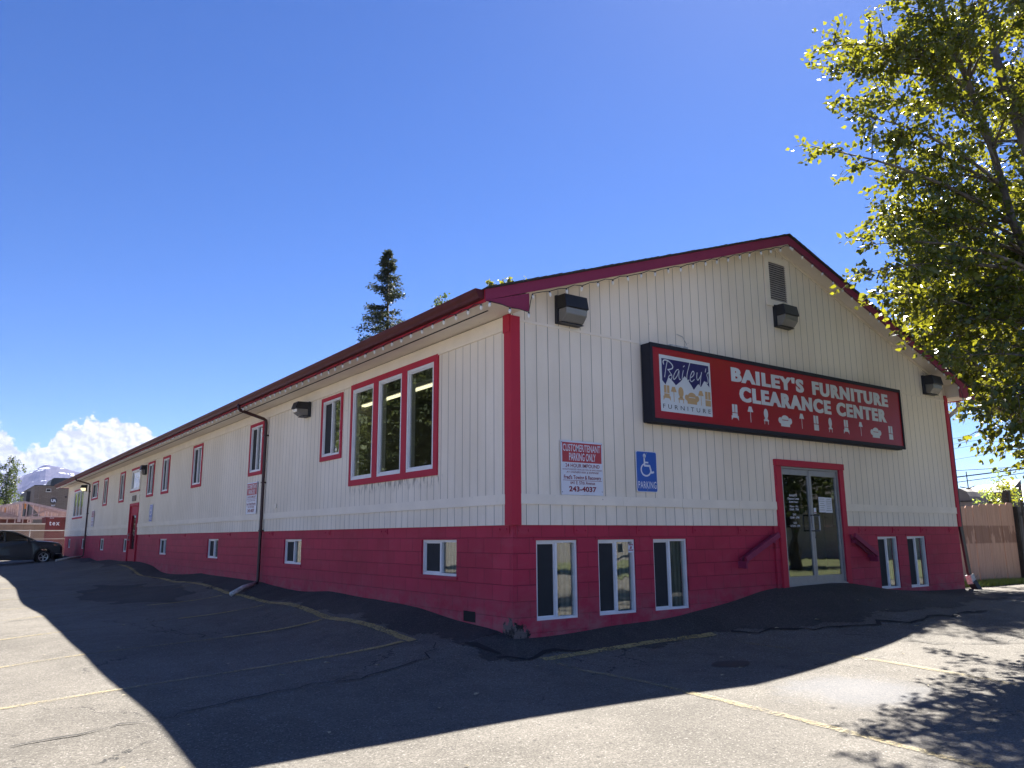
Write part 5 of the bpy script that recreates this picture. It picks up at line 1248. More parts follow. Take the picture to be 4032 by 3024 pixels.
def leafy(name, label, x, y, zb_, top, clusters, mat, bark, lsize, nl, seed, trunk_r=.15, weeping=False, group=None):
    """clusters: (dx, dy, z, r)"""
    t = thing(name, label, 'tree', (x, y, zb_), group); rg = random.Random(seed); tr = MB()
    tr.tube([(x, y, zb_), (x + .05, y, zb_ + (top - zb_) * .5), (x, y, top - .3)], [trunk_r, trunk_r * .6, trunk_r * .12], 8)
    P = []; D = []
    for dx, dy, z, r in clusters:
        c = Vector((x + dx, y + dy, z)); o = Vector((x, y, max(zb_ + .5, z - abs(dx) * .6 - abs(dy) * .6 - .8)))
        tr.tube(bez(o, (o + c) / 2 + Vector((0, 0, .3)), c, 5), [trunk_r * .3 * (1 - .8 * k / 5) for k in range(6)], 5, caps=False)
        ns = max(4, int(nl * r * r / 14))
        for _ in range(ns):
            dv = Vector((rg.gauss(0, 1), rg.gauss(0, 1), rg.gauss(0, .8))).normalized() * r * rg.uniform(.35, 1.1)
            s = c + dv
            if weeping:
                L = rg.uniform(.5, 1.9) * r
                for k in range(14): P.append((s.x + rg.gauss(0, .07), s.y + rg.gauss(0, .07), s.z - L * k / 14 + rg.gauss(0, .05))); D.append((0, 0, -1))
            else:
                tw = dv.normalized()
                for k in range(14): P.append((s.x + rg.gauss(0, .16 * r + .03), s.y + rg.gauss(0, .16 * r + .03), s.z + rg.gauss(0, .13 * r + .02))); D.append(tuple(tw))
    tr.build('trunk', bark, t, smooth=True); leaves_obj('crown', np.array(P), np.array(D), lsize, mat, t, 1.0, seed, .3); return t
leafy('birch_tree', 'light green treetop poking up behind the roof just right of the spruce', 17.4, 31.6, -1.3, 14.7, [(0, 0, 14.2, .35), (.15, 0, 13.6, .5), (-.35, 0, 13.1, .5), (.3, 0, 12.9, .6), (0, 0, 12.2, .9), (0, 0, 10.5, 1.3), (0, 0, 8.5, 1.6)], M['leaf_birch'], M['bark_white'], .17, 700, 31)
leafy('poplar_tree', 'yellow-green treetop showing above the left slope of the gable', 12.0, 16.6, -1.3, 10.3, [(-.98, 0, 9.95, .12), (-.35, 0, 10.05, .20), (-.05, 0, 10.0, .17), (.25, 0, 10.0, .17), (.62, 0, 10.22, .20), (0, 0, 9.3, .6), (.6, 0, 9.2, .7), (-.7, 0, 9.0, .6), (0, 0, 8, 1.3), (0, 0, 6.4, 1.7)], M['leaf_poplar'], M['bark'], .13, 1500, 32)
# weeping birch and its neighbours beyond the fences at the left
leafy('birch_tree', 'weeping birch standing left of the tan brick building', -1.55, 75, -1.3, 7.4,
      [(.1, 0, 7.1, .35), (.45, 0, 6.7, .4), (1.15, 0, 6.35, .25), (-.45, 0, 6.5, .4), (-1.0, 0, 5.9, .3), (.3, 0, 6.0, .6), (-.4, 0, 5.6, .6), (.6, 0, 5.1, .6), (.0, 0, 4.6, .8), (-1.3, 0, 4.6, .5), (.5, 0, 3.8, .8), (-.6, 0, 3.8, .9), (.2, 0, 2.8, 1.0), (-1.3, 0, 3.0, .7)], M['leaf_birch'], M['bark_white'], .15, 900, 41, .13, True)
leafy('birch_tree', 'drooping darker birch at the left edge of the photo', -3.5, 73, -1.3, 5.9, [(0, 0, 5.2, .5), (-.7, 0, 4.8, .8), (.6, 0, 4.5, .6), (.9, 0, 4.9, .4), (0, 0, 3.4, 1.1), (-1.2, 0, 3.2, 1.2), (.9, 0, 3.0, .8)], M['leaf_birch'], M['bark_white'], .15, 900, 42, .12, True)
leafy('shrub_tree', 'bright yellow-green bushy tree low at the left edge', -3.3, 70, -1.3, 3.6, [(0, 0, 3.0, .7), (.6, 0, 2.5, .6), (-.9, 0, 2.6, 1.0), (.1, 0, 1.7, 1.0)], M['leaf_ash'], M['bark_dark'], .16, 1100, 43, .1)
leafy('rowan_tree', 'thin light green rowan sapling behind the plank fence', 22.9, 3.6, -1.5, 1.9, [(-.7, 0, 1.25, .22), (-.25, 0, 1.55, .22), (.15, 0, 1.9, .18), (.3, 0, 1.35, .25), (-1.2, .0, 1.0, .18), (-.5, 0, .85, .25), (0, 0, .9, .3), (.75, 0, 1.4, .25), (.6, 0, .95, .3), (-1.55, 0, .75, .15)], M['leaf_ash'], M['bark'], .085, 620, 44, .03)
leafy('rowan_tree', 'yellow-green leafy sapling by the dark post right of the plank fence', 20.5, 2.4, -1.5, 1.3, [(0, 0, .95, .3), (-.35, 0, .75, .22), (.35, 0, .8, .3), (.3, 0, 1.2, .2)], M['leaf_poplar'], M['bark'], .10, 700, 45, .03)
# trees and a house across the lot, seen mirrored in the windows
M['leaf_dark'] = leaf_mat('dark green leaf', (.05, .075, .03), (.09, .115, .05), (.22, .26, .08), .3, .6, .2)  # dark green is the leaves' own colour
for k, (x, y, tp, rr_) in enumerate(((-10.2, 22.5, 11, 2.8), (-12.8, 29, 13, 3.0), (-15.5, 23, 13, 3.2), (27, -14.5, 12, 3.0), (33, -14, 13, 3.2))):
    leafy('street_tree', ['broad tree across the parking lot mirrored in the triple window', 'taller broad tree mirrored in the triple window', 'leftmost broad tree mirrored in the windows', 'broad tree mirrored in the glass doors', 'broad tree right of the doors\' mirrored house'][k], x, y, gz(x, y) - .1, tp,
          [(0, 0, tp - 1.5, rr_ * .6), (rr_ * .5, 0, tp - 3.4, rr_ * .7), (-rr_ * .5, 0, tp - 3.6, rr_ * .7), (0, rr_ * .5, tp - 4.5, rr_ * .8), (0, -rr_ * .5, tp - 5, rr_ * .8), (rr_ * .4, 0, tp - 7, rr_ * .8), (-rr_ * .4, 0, tp - 7.2, rr_ * .8), (0, 0, tp - 9, rr_ * .7)], M['leaf_dark'], M['bark'], .24, 700, 60 + k, .22, group='trees across the lot')
hb_ = thing('house', 'pale house across the street mirrored in the glass doors', 'house', (44, -23, -1.6))
_hd = Vector((13, -8.4, 0)).normalized(); _hn = Vector((8.4, 13, 0)).normalized(); _hc = Vector((44, -23, 0))
def hq(a, b, z): q = _hc + _hn * a + _hd * b; return (q.x, q.y, z)
mb = MB(); mb.prism([hq(-12, 0, -1.8), hq(12, 0, -1.8), hq(12, 8, -1.8), hq(-12, 8, -1.8)], (0, 0, 4.0)); mb.build('wall', simple('pale house wall', (.40, .36, .30), .8), hb_)
mb = MB(); mb.prism([hq(-12.5, -.6, 2.15), hq(-12.5, 8.6, 2.15), hq(-12.5, 4, 4.2)], tuple(_hn * 25)); mb.build('roof', M['shingle'], hb_)
for a_ in (-9, -4, 2, 7):
    mb = MB(); mb.prism([hq(a_, -.04, .3), hq(a_ + 1.6, -.04, .3), hq(a_ + 1.6, -.04, 1.5), hq(a_, -.04, 1.5)], tuple(_hd * .03)); mb.build('window', M['dark'], hb_)
lw = grid_mesh('lawn', np.arange(16, 46, 1.0), np.arange(-30, -5.9, 1.0), lambda a, b: hz(a, b) + .02, simple('mown lawn', (.085, .095, .028), .95, 0, .35, 3)); lw['kind'] = 'structure'

# ================================================================== CAR
def car_paint():
    m = MT('dark grey blue car paint'); m.set((.010, .015, .024), .4, 0.0, .3); m.b.inputs['Coat Weight'].default_value = 0.45; m.b.inputs['Coat Roughness'].default_value = .04; return m.mat
M['paint'] = car_paint(); M['car_glass'] = glass_mat('car glass', (.25, .28, .28), 0.0, 1.5); M['chrome'] = simple('wheel alloy', (.42, .43, .45), .3, .8, .05)
M['cladding'] = simple('black car plastic', (.014, .014, .015), .6)
def make_car():
    CY, GZ = 39.0, gz(-2.5, 39.5)
    NX = -.70                       # nose
    t = thing('parked_car', 'dark blue-grey compact SUV parked nose toward the far end of the building', 'car', (-2.9, CY + .92, GZ))
    Wd = 1.82
    # stations: x from nose backwards; (x, zlow, zbelt, ztop) heights above GZ
    def X(d): return NX - d
    # lower body outline with wheel arches (side view), d = distance behind nose
    def arc(cx, r, n=10): return [(cx + r * math.cos(R(180 * k / n)), .34 + r * math.sin(R(180 * k / n))) for k in range(n + 1)]
    wf, wr = .86, 3.50
    low = [(.10, .24), (.22, .20)] + [(a, b) for a, b in sorted(arc(wf, .40), key=lambda q: q[0])] + [(1.30, .22), (3.05, .22)] + [(a, b) for a, b in sorted(arc(wr, .40), key=lambda q: q[0])] + [(3.98, .26), (4.32, .34), (4.40, .60)]
    up = [(4.38, 1.0), (4.20, 1.13), (1.42, 1.14), (1.20, 1.15), (.80, 1.13), (.45, 1.09), (.20, 1.03), (.06, .93), (.0, .76), (.0, .42), (.05, .30)]
    prof = low + up; n = len(prof)
    mb = MB(); secs = [(0.0, .10, .03), (.10, .03, .01), (.28, 0, 0), (Wd - .28, 0, 0), (Wd - .10, .03, .01), (Wd, .10, .03)]
    cx_, cz_ = 2.2, .62
    for yy, sh, _ in secs:
        for d, h in prof:
            dd = d; hh = h
            if sh:
                if h > .8: hh = h - sh * .5
                if d < .5: dd = d + sh * 1.3 * (1 - d / .5)
                if d > 4.0: dd = d - sh
            yo = .035 if (sh == .10 and h > .98) else (-.0)
            y = CY + yy + (yo if yy < Wd / 2 else -yo)
            mb.v.append((X(dd), y, GZ + hh))
    for s in range(len(secs) - 1):
        for i in range(n):
            j = (i + 1) % n; mb.f.append([s * n + i, s * n + j, (s + 1) * n + j, (s + 1) * n + i]); mb.m.append(0)
    mb.f.append(list(range(n))); mb.m.append(0); mb.f.append([5 * n + i for i in range(n)][::-1]); mb.m.append(0)
    body = mb.build('body', M['paint'], t, bevel=.012)
    # greenhouse: pillars and roof
    ins = .13
    gh_lo = [(1.26, 1.03), (4.22, 1.05)]; gh = [(1.24, 1.15), (2.00, 1.50), (2.24, 1.60), (2.7, 1.65), (3.5, 1.65), (3.98, 1.60), (4.26, 1.12)]
    mb = MB()
    for yy, k in ((.03, 0), (.17, 1), (Wd - .17, 1), (Wd - .03, 0)):
        pass
    def gy(h, side): f = (h - 1.03) / .57; o = .035 + .15 * f; return CY + o if side == 0 else CY + Wd - o
    L_ = [(X(d), gy(h, 0), GZ + h) for d, h in gh]; R_ = [(X(d), gy(h, 1), GZ + h) for d, h in gh]
    # roof skin + windscreen + rear
    mb = MB()
    for i in range(2, 5): mb.quad(L_[i], L_[i+1], R_[i+1], R_[i])
    mb.quad(L_[1], L_[2], R_[2], R_[1])
    def rail(a, b, w=.05, h=.05): mb.beam(a, b, w, h)
    for S_ in (L_, R_):
        for a, b in zip(S_[:-1], S_[1:]): rail(a, b, .06, .055)
        # B and C pillars
        for d in (2.62, 3.55):
            y0 = S_[0][1]; y1 = gy(1.58, 0 if S_ is L_ else 1); rail((X(d - .06), y0, GZ + 1.03), (X(d + .02), y1, GZ + 1.59), .035, .08)
    mb.build('roof', M['paint'], t, bevel=.01)
    for i, (a, b) in enumerate(((0, 1), (5, 6))):
        mb = MB(); mb.quad(L_[a], L_[b], R_[b], R_[a]); mb.build(('windscreen', 'rear_window')[i], M['car_glass'], t)
    for S_, sd in ((L_, 0), (R_, 1)):
        for d0, d1 in ((1.55, 2.58), (2.66, 3.5), (3.6, 4.1)):
            top = lambda d: np.interp(d, [q[0] for q in gh], [q[1] for q in gh]) - .03
            pts = [(d0, 1.13), (d1, 1.13)] + [(d, float(top(d))) for d in np.linspace(d1, d0, 6)]
            mb = MB(); mb.poly([(X(d), gy(h, sd) + (-.004 if sd == 0 else .004), GZ + h) for d, h in pts]); mb.build('window', M['car_glass'], t)
    mb = MB(); mb.box((X(1.4), CY + .2, GZ + .5), (X(4.1), CY + Wd - .2, GZ + .52)); 
    for yy in (.28, 1.05): mb.box((X(2.75), CY + yy, GZ + .5), (X(2.6), CY + yy + .48, GZ + 1.18)); mb.box((X(2.72), CY + yy + .1, GZ + 1.2), (X(2.64), CY + yy + .38, GZ + 1.38))
    mb.tube([(X(2.0) + .1 * math.cos(a) * .3, CY + .5 + .18 * math.cos(a), GZ + 1.02 + .18 * math.sin(a)) for a in np.linspace(0, 6.28, 16)], .014, 6); mb.build('seats', M['cladding'], t)
    # cladding: arches, sill, bumper
    mb = MB()
    for c in (wf, wr):
        P = [(c + .47 * math.cos(R(k)), .34 + .47 * math.sin(R(k))) for k in range(-8, 189, 14)]
        Q = [(c + .385 * math.cos(R(k)), .34 + .385 * math.sin(R(k))) for k in range(-8, 189, 14)]
        for i in range(len(P) - 1):
            mb.prism([(X(P[i][0]), CY - .012, GZ + P[i][1]), (X(P[i+1][0]), CY - .012, GZ + P[i+1][1]), (X(Q[i+1][0]), CY - .012, GZ + Q[i+1][1]), (X(Q[i][0]), CY - .012, GZ + Q[i][1])], (0, .12, 0))
        mb.lathe((X(c), CY + .05, GZ + .34), (0, 1, 0), [(.0, .02), (.20, .39), (.21, .39)], 20) if False else None
    mb.box((X(1.30), CY - .008, GZ + .19), (X(3.06), CY + .06, GZ + .33)); mb.box((X(.44), CY - .0, GZ + .19), (X(-.015), CY + Wd, GZ + .43))
    mb.build('cladding', M['cladding'], t, bevel=.008)
    mb = MB(); mb.box((X(.32), CY - .006, GZ + .485), (X(.06), CY + .03, GZ + .50)); mb.build('bumper_strip', M['chrome'], t)
    mb = MB(); mb.poly([(X(.50), CY - .006, GZ + .97), (X(.38), CY - .006, GZ + .87), (X(.08), CY + .035, GZ + .84), (X(.10), CY + .045, GZ + .92), (X(.22), CY + .005, GZ + .97)]); mb.build('headlight', simple('dull headlight lens', (.16, .14, .14), .15), t)
    mb = MB(); mb.box((X(.42), CY - .009, GZ + .90), (X(.33), CY + .0, GZ + .96)); mb.build('indicator', simple('orange reflector', (.45, .12, .05), .3), t)
    mb = MB(); mb.box((X(1.64), CY - .20, GZ + 1.08), (X(1.50), CY - .04, GZ + 1.22)); mb.beam((X(1.55), CY - .06, GZ + 1.04), (X(1.5), CY + .06, GZ + 1.02), .05, .04); mi = mb.build('door_mirror', M['cladding'], t, bevel=.02)
    mb = MB(); mb.box((X(1.652), CY - .19, GZ + 1.09), (X(1.645), CY - .06, GZ + 1.21)); mb.build('mirror_glass', simple('mirror glass', (.7, .72, .75), .08, 1), mi)
    mb = MB(); mb.box((X(2.55), CY - .025, GZ + .97), (X(2.35), CY - .005, GZ + .995)); mb.box((X(3.45), CY - .025, GZ + .90), (X(3.25), CY - .005, GZ + .925)); mb.build('door_handle', M['paint'], t)
    mb = MB()
    for d in (1.45, 2.58, 3.52): mb.box((X(d), CY - .0012, GZ + .34), (X(d + .008), CY + .002, GZ + 1.02))
    mb.build('door_seam', M['dark'], t)
    for c in (wf, wr):
        for yy, sg_ in ((-.0, 1), (Wd, -1)):
            o = (X(c), CY + yy + sg_ * .01, GZ + .335)
            mb = MB(); mb.lathe(o, (0, sg_, 0), [(.0, .215), (.0, .30), (.03, .335), (.19, .335), (.22, .30), (.22, .2)], 28); w_ = mb.build('wheel', M['rubber'], t, smooth=False)
            mb = MB(); mb.lathe(o, (0, sg_, 0), [(.012, .222), (-.004, .218), (.0, .195), (.05, .19), (.12, .19)], 28)
            for k in range(5):
                a = R(90 + 72 * k + 36)
                for da in (-.16, .16):
                    p0 = (o[0] + .03 * math.cos(a), o[1] + sg_ * .02, o[2] + .03 * math.sin(a)); p1 = (o[0] + .205 * math.cos(a + da), o[1] + sg_ * .006, o[2] + .205 * math.sin(a + da)); mb.beam(p0, p1, .026, .02, (0, 1, 0))
            mb.lathe(o, (0, sg_, 0), [(-.0, .0), (.0, .04), (.03, .045)], 12); mb.build('rim', M['chrome'], w_)
            mb = MB(); mb.lathe(o, (0, sg_, 0), [(.10, .0), (.10, .19)], 20); mb.build('brake_disc', M['dark'], w_)
    mb = MB(); mb.box((X(.5), CY + .12, GZ + .25), (X(4.0), CY + Wd - .12, GZ + .62)); mb.build('underbody', M['dark'], t)
make_car()

# ================================================================== FAR LEFT: fences, timber frames, container, brick hall, hills
M['plank_w'] = simple('weathered plywood', (.24, .17, .125), .85, 0, .2, 1.2); M['galv'] = simple('galvanised steel', (.42, .41, .40), .45, .3)
M['lumber'] = simple('pinkish raw lumber', (.52, .42, .39), .85, 0, .18, 5); M['lumber2'] = simple('orange lumber', (.50, .24, .08), .85)
M['osb'] = simple('aged timber sheathing', (.36, .27, .245), .9, 0, .15, 4)
def mesh_wire():
    m = MT('chain link mesh'); p = m.pos(); x, y, z = m.xyz(p)
    a = m.math('ABSOLUTE', m.math('SUBTRACT', m.math('FRACT', m.math('MULTIPLY', m.math('ADD', x, z), 7.0)), .5)); b = m.math('ABSOLUTE', m.math('SUBTRACT', m.math('FRACT', m.math('MULTIPLY', m.math('SUBTRACT', x, z), 7.0)), .5))
    al_ = m.math('MAXIMUM', m.math('GREATER_THAN', a, .47), m.math('GREATER_THAN', b, .455)); m.set((.40, .33, .32), .5, .2); m.link(al_, m.b.inputs['Alpha']); return m.mat
t = thing('chain_link_fence', 'chain-link fence with galvanised top rail behind the parked car', 'fence', (-2, 48, gz(-2, 48)))
mb = MB(); mb.quad((-14, 48, -1.3), (3.5, 48, -1.3), (3.5, 48, .36), (-14, 48, .36)); mb.build('wire_mesh', mesh_wire(), t)
mb = MB(); mb.tube([(-14, 48, .37), (3.5, 48, .37)], .022, 8); mb.tube([(-14, 48, -.14), (3.5, 48, -.13)], .016, 6); mb.build('rail', M['galv'], t)
for x in (-10.6, -7.6, -4.6, -1.55, 1.5): mb = MB(); mb.tube([(x, 48, -1.45), (x, 48, .42)], .03, 8); mb.build('post', M['galv'], t)
t = thing('board_fence', 'weathered plywood hoarding with pale cap rail behind the chain-link fence', 'fence', (-3, 52, -1.3))
mb = MB(); xx = -14.0; rr = random.Random(3)
while xx < -.42: 
    w_ = min(.62, -.40 - xx); mb.box((xx, 52 + rr.uniform(0, .012), -1.6), (xx + w_ - .008, 52.04, .80)); xx += .62
mb.build('panel', M['plank_w'], t)
mb = MB(); mb.box((-14, 51.95, .80), (-.40, 52.09, .88)); mb.build('cap_rail', simple('pale cap rail', (.55, .50, .44), .7), t)
t = thing('shipping_container', 'dark red corrugated container lettered tex at the building\'s far corner', 'container', (1.4, 57, -1.3)); M['cont'] = simple('container red paint', (.14, .012, .016), .5, 0, .15, 2)
mb = MB(); x = -.02
while x < 5.0:
    if .10 < x < .95: mb.box((x, 55.98, -1.3), (x + .14, 56.03, 1.26)); x += .14; continue
    mb.box((x, 56.03, -1.3), (x + .07, 56.08, 1.26)); mb.box((x + .07, 55.98, -1.3), (x + .14, 56.03, 1.26)); x += .14
mb.box((-.02, 56.08, -1.3), (5.0, 58.5, 1.30)); mb.build('body', M['cont'], t)
mb = MB(); mb.box((-.04, 55.95, 1.26), (5.02, 58.5, 1.37)); mb.box((-.04, 55.95, .20), (5.02, 56.0, .30)); mb.box((-.04, 55.95, -1.4), (.02, 56.02, 1.26)); mb.build('frame', M['cont'], t)
mb = MB(); put_text(mb, 'G', 'tex', .20, .84, .80, 1.08, -55.965, .02, 1.3); 
for k in range(3): mb.quad((.20 + k * .09, 55.945, 1.29), (.26 + k * .09, 55.945, 1.29), (.28 + k * .09, 55.945, 1.33), (.22 + k * .09, 55.945, 1.33))
mb.build('lettering', M['p_white'], t)
# timber-framed roofs under construction
t = thing('timber_frame_building', 'unfinished timber building with open roof trusses behind the hoarding', 'building', (-1.5, 62, -1.3))
YB = 62.0
def beamz(mb, x0, z0, x1, z1, w=.10, y=YB, th=.09): mb.beam((x0, y, z0), (x1, y, z1), th, w, (0, 0, 1))
mb = MB(); beamz(mb, -7.2, 1.25, -1.0, 2.62, .16); beamz(mb, -1.0, 2.62, 3.0, 1.74, .16); beamz(mb, -7.5, 1.46, 3.4, 1.50, .15); beamz(mb, -7.5, 1.38, 3.4, 1.40, .10, YB + .1)
mb.build('roof_truss', M['lumber'], t)
mb = MB(); mb.poly([(-6.4, YB + .5, 1.5), (-1.0, YB + .5, 2.56), (-1.02, YB + .5, 1.5)]) ; mb.poly([(-.6, YB + .6, 2.45), (2.6, YB + .6, 1.80), (2.9, YB + .6, 1.5), (.35, YB + .6, 1.5)])
mb.build('roof_sheathing', M['osb'], t)
mb = MB()
for x in np.arange(-2.35, -1.1, .14): mb.box((x, YB + .2, 1.5), (x + .09, YB + .3, 2.60 - abs(x + 1) * .22))
for x in (-3.6, -3.1, -2.7, -.83, -.42, .0, .42, .62, .85, 1.25): mb.box((x, YB - .02, 1.5), (x + .07, YB + .06, 2.55 - abs(x + 1) * .22 - (.28 if x > .2 else 0)))
mb.box((-1.33, YB - .12, 1.14), (-1.12, YB + .1, 2.45)); mb.build('stud', M['lumber'], t)
mb = MB(); mb.box((-.96, YB + .1, 2.12), (-.84, YB + .2, 2.56)); mb.box((-2.2, YB + .19, 1.75), (-2.12, YB + .2, 2.2)); mb.build('orange_board', M['lumber2'], t)
mb = MB(); mb.poly([(-.9, YB - .2, 1.52), (.62, YB - .2, 2.10), (2.2, YB - .2, 1.6), (2.2, YB - .2, 1.54), (.62, YB - .2, 2.02), (-.7, YB - .2, 1.50)]); mb.poly([(.1, YB + .3, 1.6), (.5, YB + .3, 1.98), (.62, YB + .3, 1.98), (.62, YB + .3, 1.55)])
mb.prism([(-5.2, YB - .5, 1.5), (-2.9, YB - .5, 2.02), (-1.3, YB - .5, 1.56), (-1.3, YB - .5, 1.5)], (0, .05, 0)); mb.build('porch_gable', M['osb'], t)
mb = MB(); mb.box((-8, YB + .8, -1.3), (-.3, YB + .9, 1.42)); mb.build('lower_wall', simple('red brown panel wall', (.10, .028, .022), .8, 0, .3, 1.0), t)
mb = MB()
for x in np.arange(-7.0, -.1, .5): mb.box((x, YB - .02, -1.3), (x + .065, YB + .05, 1.40))
mb.build('post', M['lumber'], t)
mb = MB(); frame_ring(mb, 'G', -.62, -.28, 1.10, 1.34, -YB - .75, -YB - .68, .06); mb.build('window_frame', M['lumber'], t)
# tan brick hall
def brick_far():
    m = MT('tan stacked brick'); p = m.pos(); x, y, z = m.xyz(p)
    br = m.node('ShaderNodeTexBrick'); m.l.new(m.comb(m.math('ADD', m.math('ADD', x, y), 20.0), m.math('ADD', z, 20.0)), br.inputs['Vector']); br.inputs['Scale'].default_value = 1.0
    br.inputs['Brick Width'].default_value = .42; br.inputs['Row Height'].default_value = .13; br.inputs['Mortar Size'].default_value = .012; br.offset = .5
    br.inputs['Color1'].default_value = (.20, .155, .12, 1); br.inputs['Color2'].default_value = (.25, .20, .155, 1); br.inputs['Mortar'].default_value = (.12, .095, .08, 1)
    m.set(m.mix(m.mr(m.noise(p, .8, 4), .3, .7, 0, .4), br.outputs['Color'], (.15, .115, .09)), .9); return m.mat
t = thing('union_hall', 'tan brick hall with round UA emblem and number 367 beyond the container', 'building', (5, 95, -1.3))
mb = MB(); mb.prism([(1.87, 90.6, -1.4), (2.30, 90, -1.4), (16, 90, -1.4), (16, 104, -1.4), (1.87, 104, -1.4)], (0, 0, 6.88)); mb.build('wall', brick_far(), t)
mb = MB(); mb.prism([(1.80, 90.55, 5.481), (2.28, 89.94, 5.481), (16.05, 89.94, 5.481), (16.05, 104, 5.481), (1.80, 104, 5.481)], (0, 0, .09)); mb.build('coping', simple('dark metal coping', (.03, .028, .025), .5), t)
mb = MB(); frame_ring(mb, 'G', 2.88, 3.37, 4.85, 5.20, -89.99, -89.95, .06); mb.box((2.86, 89.9, 4.83), (3.39, 89.98, 4.93)); w_ = mb.build('window', simple('pale window frame', (.5, .48, .44), .6), t)
mb = MB(); mb.quad((2.94, 89.98, 4.93), (3.31, 89.98, 4.93), (3.31, 89.98, 5.14), (2.94, 89.98, 5.14)); mb.build('pane', M['dark'], w_)
mb = MB(); mb.lathe((3.69, 89.99, 3.92), (0, -1, 0), [(0, .34), (.05, .34), (.05, 0)], 28); em = mb.build('emblem', simple('dark emblem disc', (.06, .055, .06), .5), t)
mb = MB(); put_text(mb, 'G', 'UA', 3.45, 3.95, 3.77, 4.09, -89.93, .06, .72); put_text(mb, 'G', '367', 3.50, 3.90, 3.33, 3.49, -89.97, .03, .9); mb.build('lettering', M['p_white'], t)
mb = MB(); mb.lathe((4.83, 89.99, 4.35), (0, -1, 0), [(0, .09), (.04, .08), (.05, 0)], 8); mb.build('wall_light', M['dark'], t)
mb = MB(); mb.box((1.5, 95, -1.4), (2.2, 104, 5.13)); mb.build('side_wing', simple('dark wing wall', (.075, .07, .065), .8), t)  # low wing has a plain dark wall colour
mb = MB(); P_ = [(4.2, 100, 5.5), (4.2, 100, 6.5), (4.30, 100, 6.85), (4.5, 100, 7.04), (14, 100, 7.3), (14, 100, 5.5)]; mb.prism(P_, (0, 5, 0)); mb.build('penthouse', simple('green grey metal cladding', (.07, .075, .07), .5, .2), t)

# snow streaked mountains
def mountain():
    rg = np.random.default_rng(5)
    az = np.linspace(-14, 24, 260); rad = np.linspace(9000, 17000, 90)
    pa = [-14, -8, -3, 0, 1.5, 2.4, 3.2, 3.8, 4.3, 4.8, 5.1, 5.35, 5.7, 6.2, 6.8, 7.4, 8.2, 9.5, 12, 16, 24]
    pe = [2.0, 2.6, 3.1, 3.6, 3.9, 4.10, 4.0, 3.95, 4.22, 4.62, 4.78, 4.68, 4.62, 4.45, 4.22, 4.0, 3.6, 3.2, 3.0, 2.6, 2.0]
    A, Rr_ = np.meshgrid(R(1) * az, rad)
    pk = np.interp(np.degrees(A), pa, pe); H = np.tan(np.radians(pk)) * 14000
    f = np.clip((Rr_ - 9300) / (14000 - 9300), 0, 1); prof = f ** 1.15
    prof = np.where(Rr_ > 14000, 1 - (Rr_ - 14000) / 9000, prof)
    X = Rr_ * np.sin(A); Y = Rr_ * np.cos(A)
    ridg = np.zeros_like(X)
    for k in range(7):
        wl_ = 2600 / 1.75 ** k; amp = 105 / 1.65 ** k; th = rg.uniform(0, 6.28); th2 = rg.uniform(0, 6.28)
        a = np.sin((X * math.cos(th) + Y * math.sin(th)) / wl_ * 6.28 + 2.2 * np.sin((X * math.cos(th2) + Y * math.sin(th2)) / wl_ * 3.1 + rg.uniform(0, 6)))
        ridg += amp * (1 - 2 * np.abs(a))
    Z = H * prof + ridg * prof * (1 - .85 * np.exp(-((Rr_ - 14000) / 1500) ** 2)) * .8 - 8
    MS = .30; V = np.c_[X.ravel() * MS - 6, Y.ravel() * MS - 8.4, Z.ravel() * MS]
    nx = len(az); a = (np.arange((len(rad) - 1) * (nx - 1)) // (nx - 1)) * nx + np.arange((len(rad) - 1) * (nx - 1)) % (nx - 1)
    F = np.c_[a, a + 1, a + nx + 1, a + nx]
    me = bpy.data.meshes.new('mountains'); me.from_pydata(V.tolist(), [], F.tolist()); me.update()
    m = MT('rock and snow'); p = m.pos(); x, y, z = m.xyz(p)
    p = m.scale(p, (1 / .30, 1 / .30, 1 / .30)); x, y, z = m.xyz(p)
    q = m.scale(p, (.001, .001, .001))
    nz = m.xyz(m.node('ShaderNodeNewGeometry').outputs['Normal'])[2]
    # avalanche chutes running diagonally down the face
    rot = m.node('ShaderNodeMapping'); m.l.new(m.comb(m.math('MULTIPLY', x, .001), m.math('MULTIPLY', z, .0024)), rot.inputs[0]); rot.inputs['Rotation'].default_value = (0, 0, R(-32)); rot.inputs['Scale'].default_value = (.9, 5.5, 1)
    ch = m.noise(rot.outputs[0], 1.5, 5, .55); pt_ = m.noise(q, 6.0, 5, .6)
    hi = m.mr(z, 450, 1150, 0, 1)
    v = m.math('ADD', m.math('ADD', m.math('MULTIPLY', ch, .62), m.math('MULTIPLY', pt_, .38)), m.math('MULTIPLY', hi, .10))
    sn = m.mr(v, .635, .655)
    rock = m.mix(m.mr(m.noise(q, 3, 5), .35, .65), (.030, .028, .042), (.060, .055, .068)); rock = m.mix(m.mr(z, 520, 250), rock, (.035, .05, .04))
    m.set(m.mix(sn, rock, (.80, .82, .86)), .9, spec=.1); me.materials.append(m.mat)
    o = bpy.data.objects.new('mountains', me); COL.objects.link(o); o['kind'] = 'structure'
mountain()
mb = MB(); mb.box((-4200, -900, -14), (4200, 5400, 372)); hz_ = mb.build('haze', None)
mh = bpy.data.materials.new('haze air'); mh.use_nodes = True; nt = mh.node_tree; nt.nodes.clear()
pv = nt.nodes.new('ShaderNodeVolumePrincipled'); pv.inputs['Color'].default_value = (.42, .52, 1.0, 1); pv.inputs['Density'].default_value = 6e-5
ou = nt.nodes.new('ShaderNodeOutputMaterial'); nt.links.new(pv.outputs[0], ou.inputs['Volume'])
hz_.data.materials.clear(); hz_.data.materials.append(mh); hz_['kind'] = 'stuff'

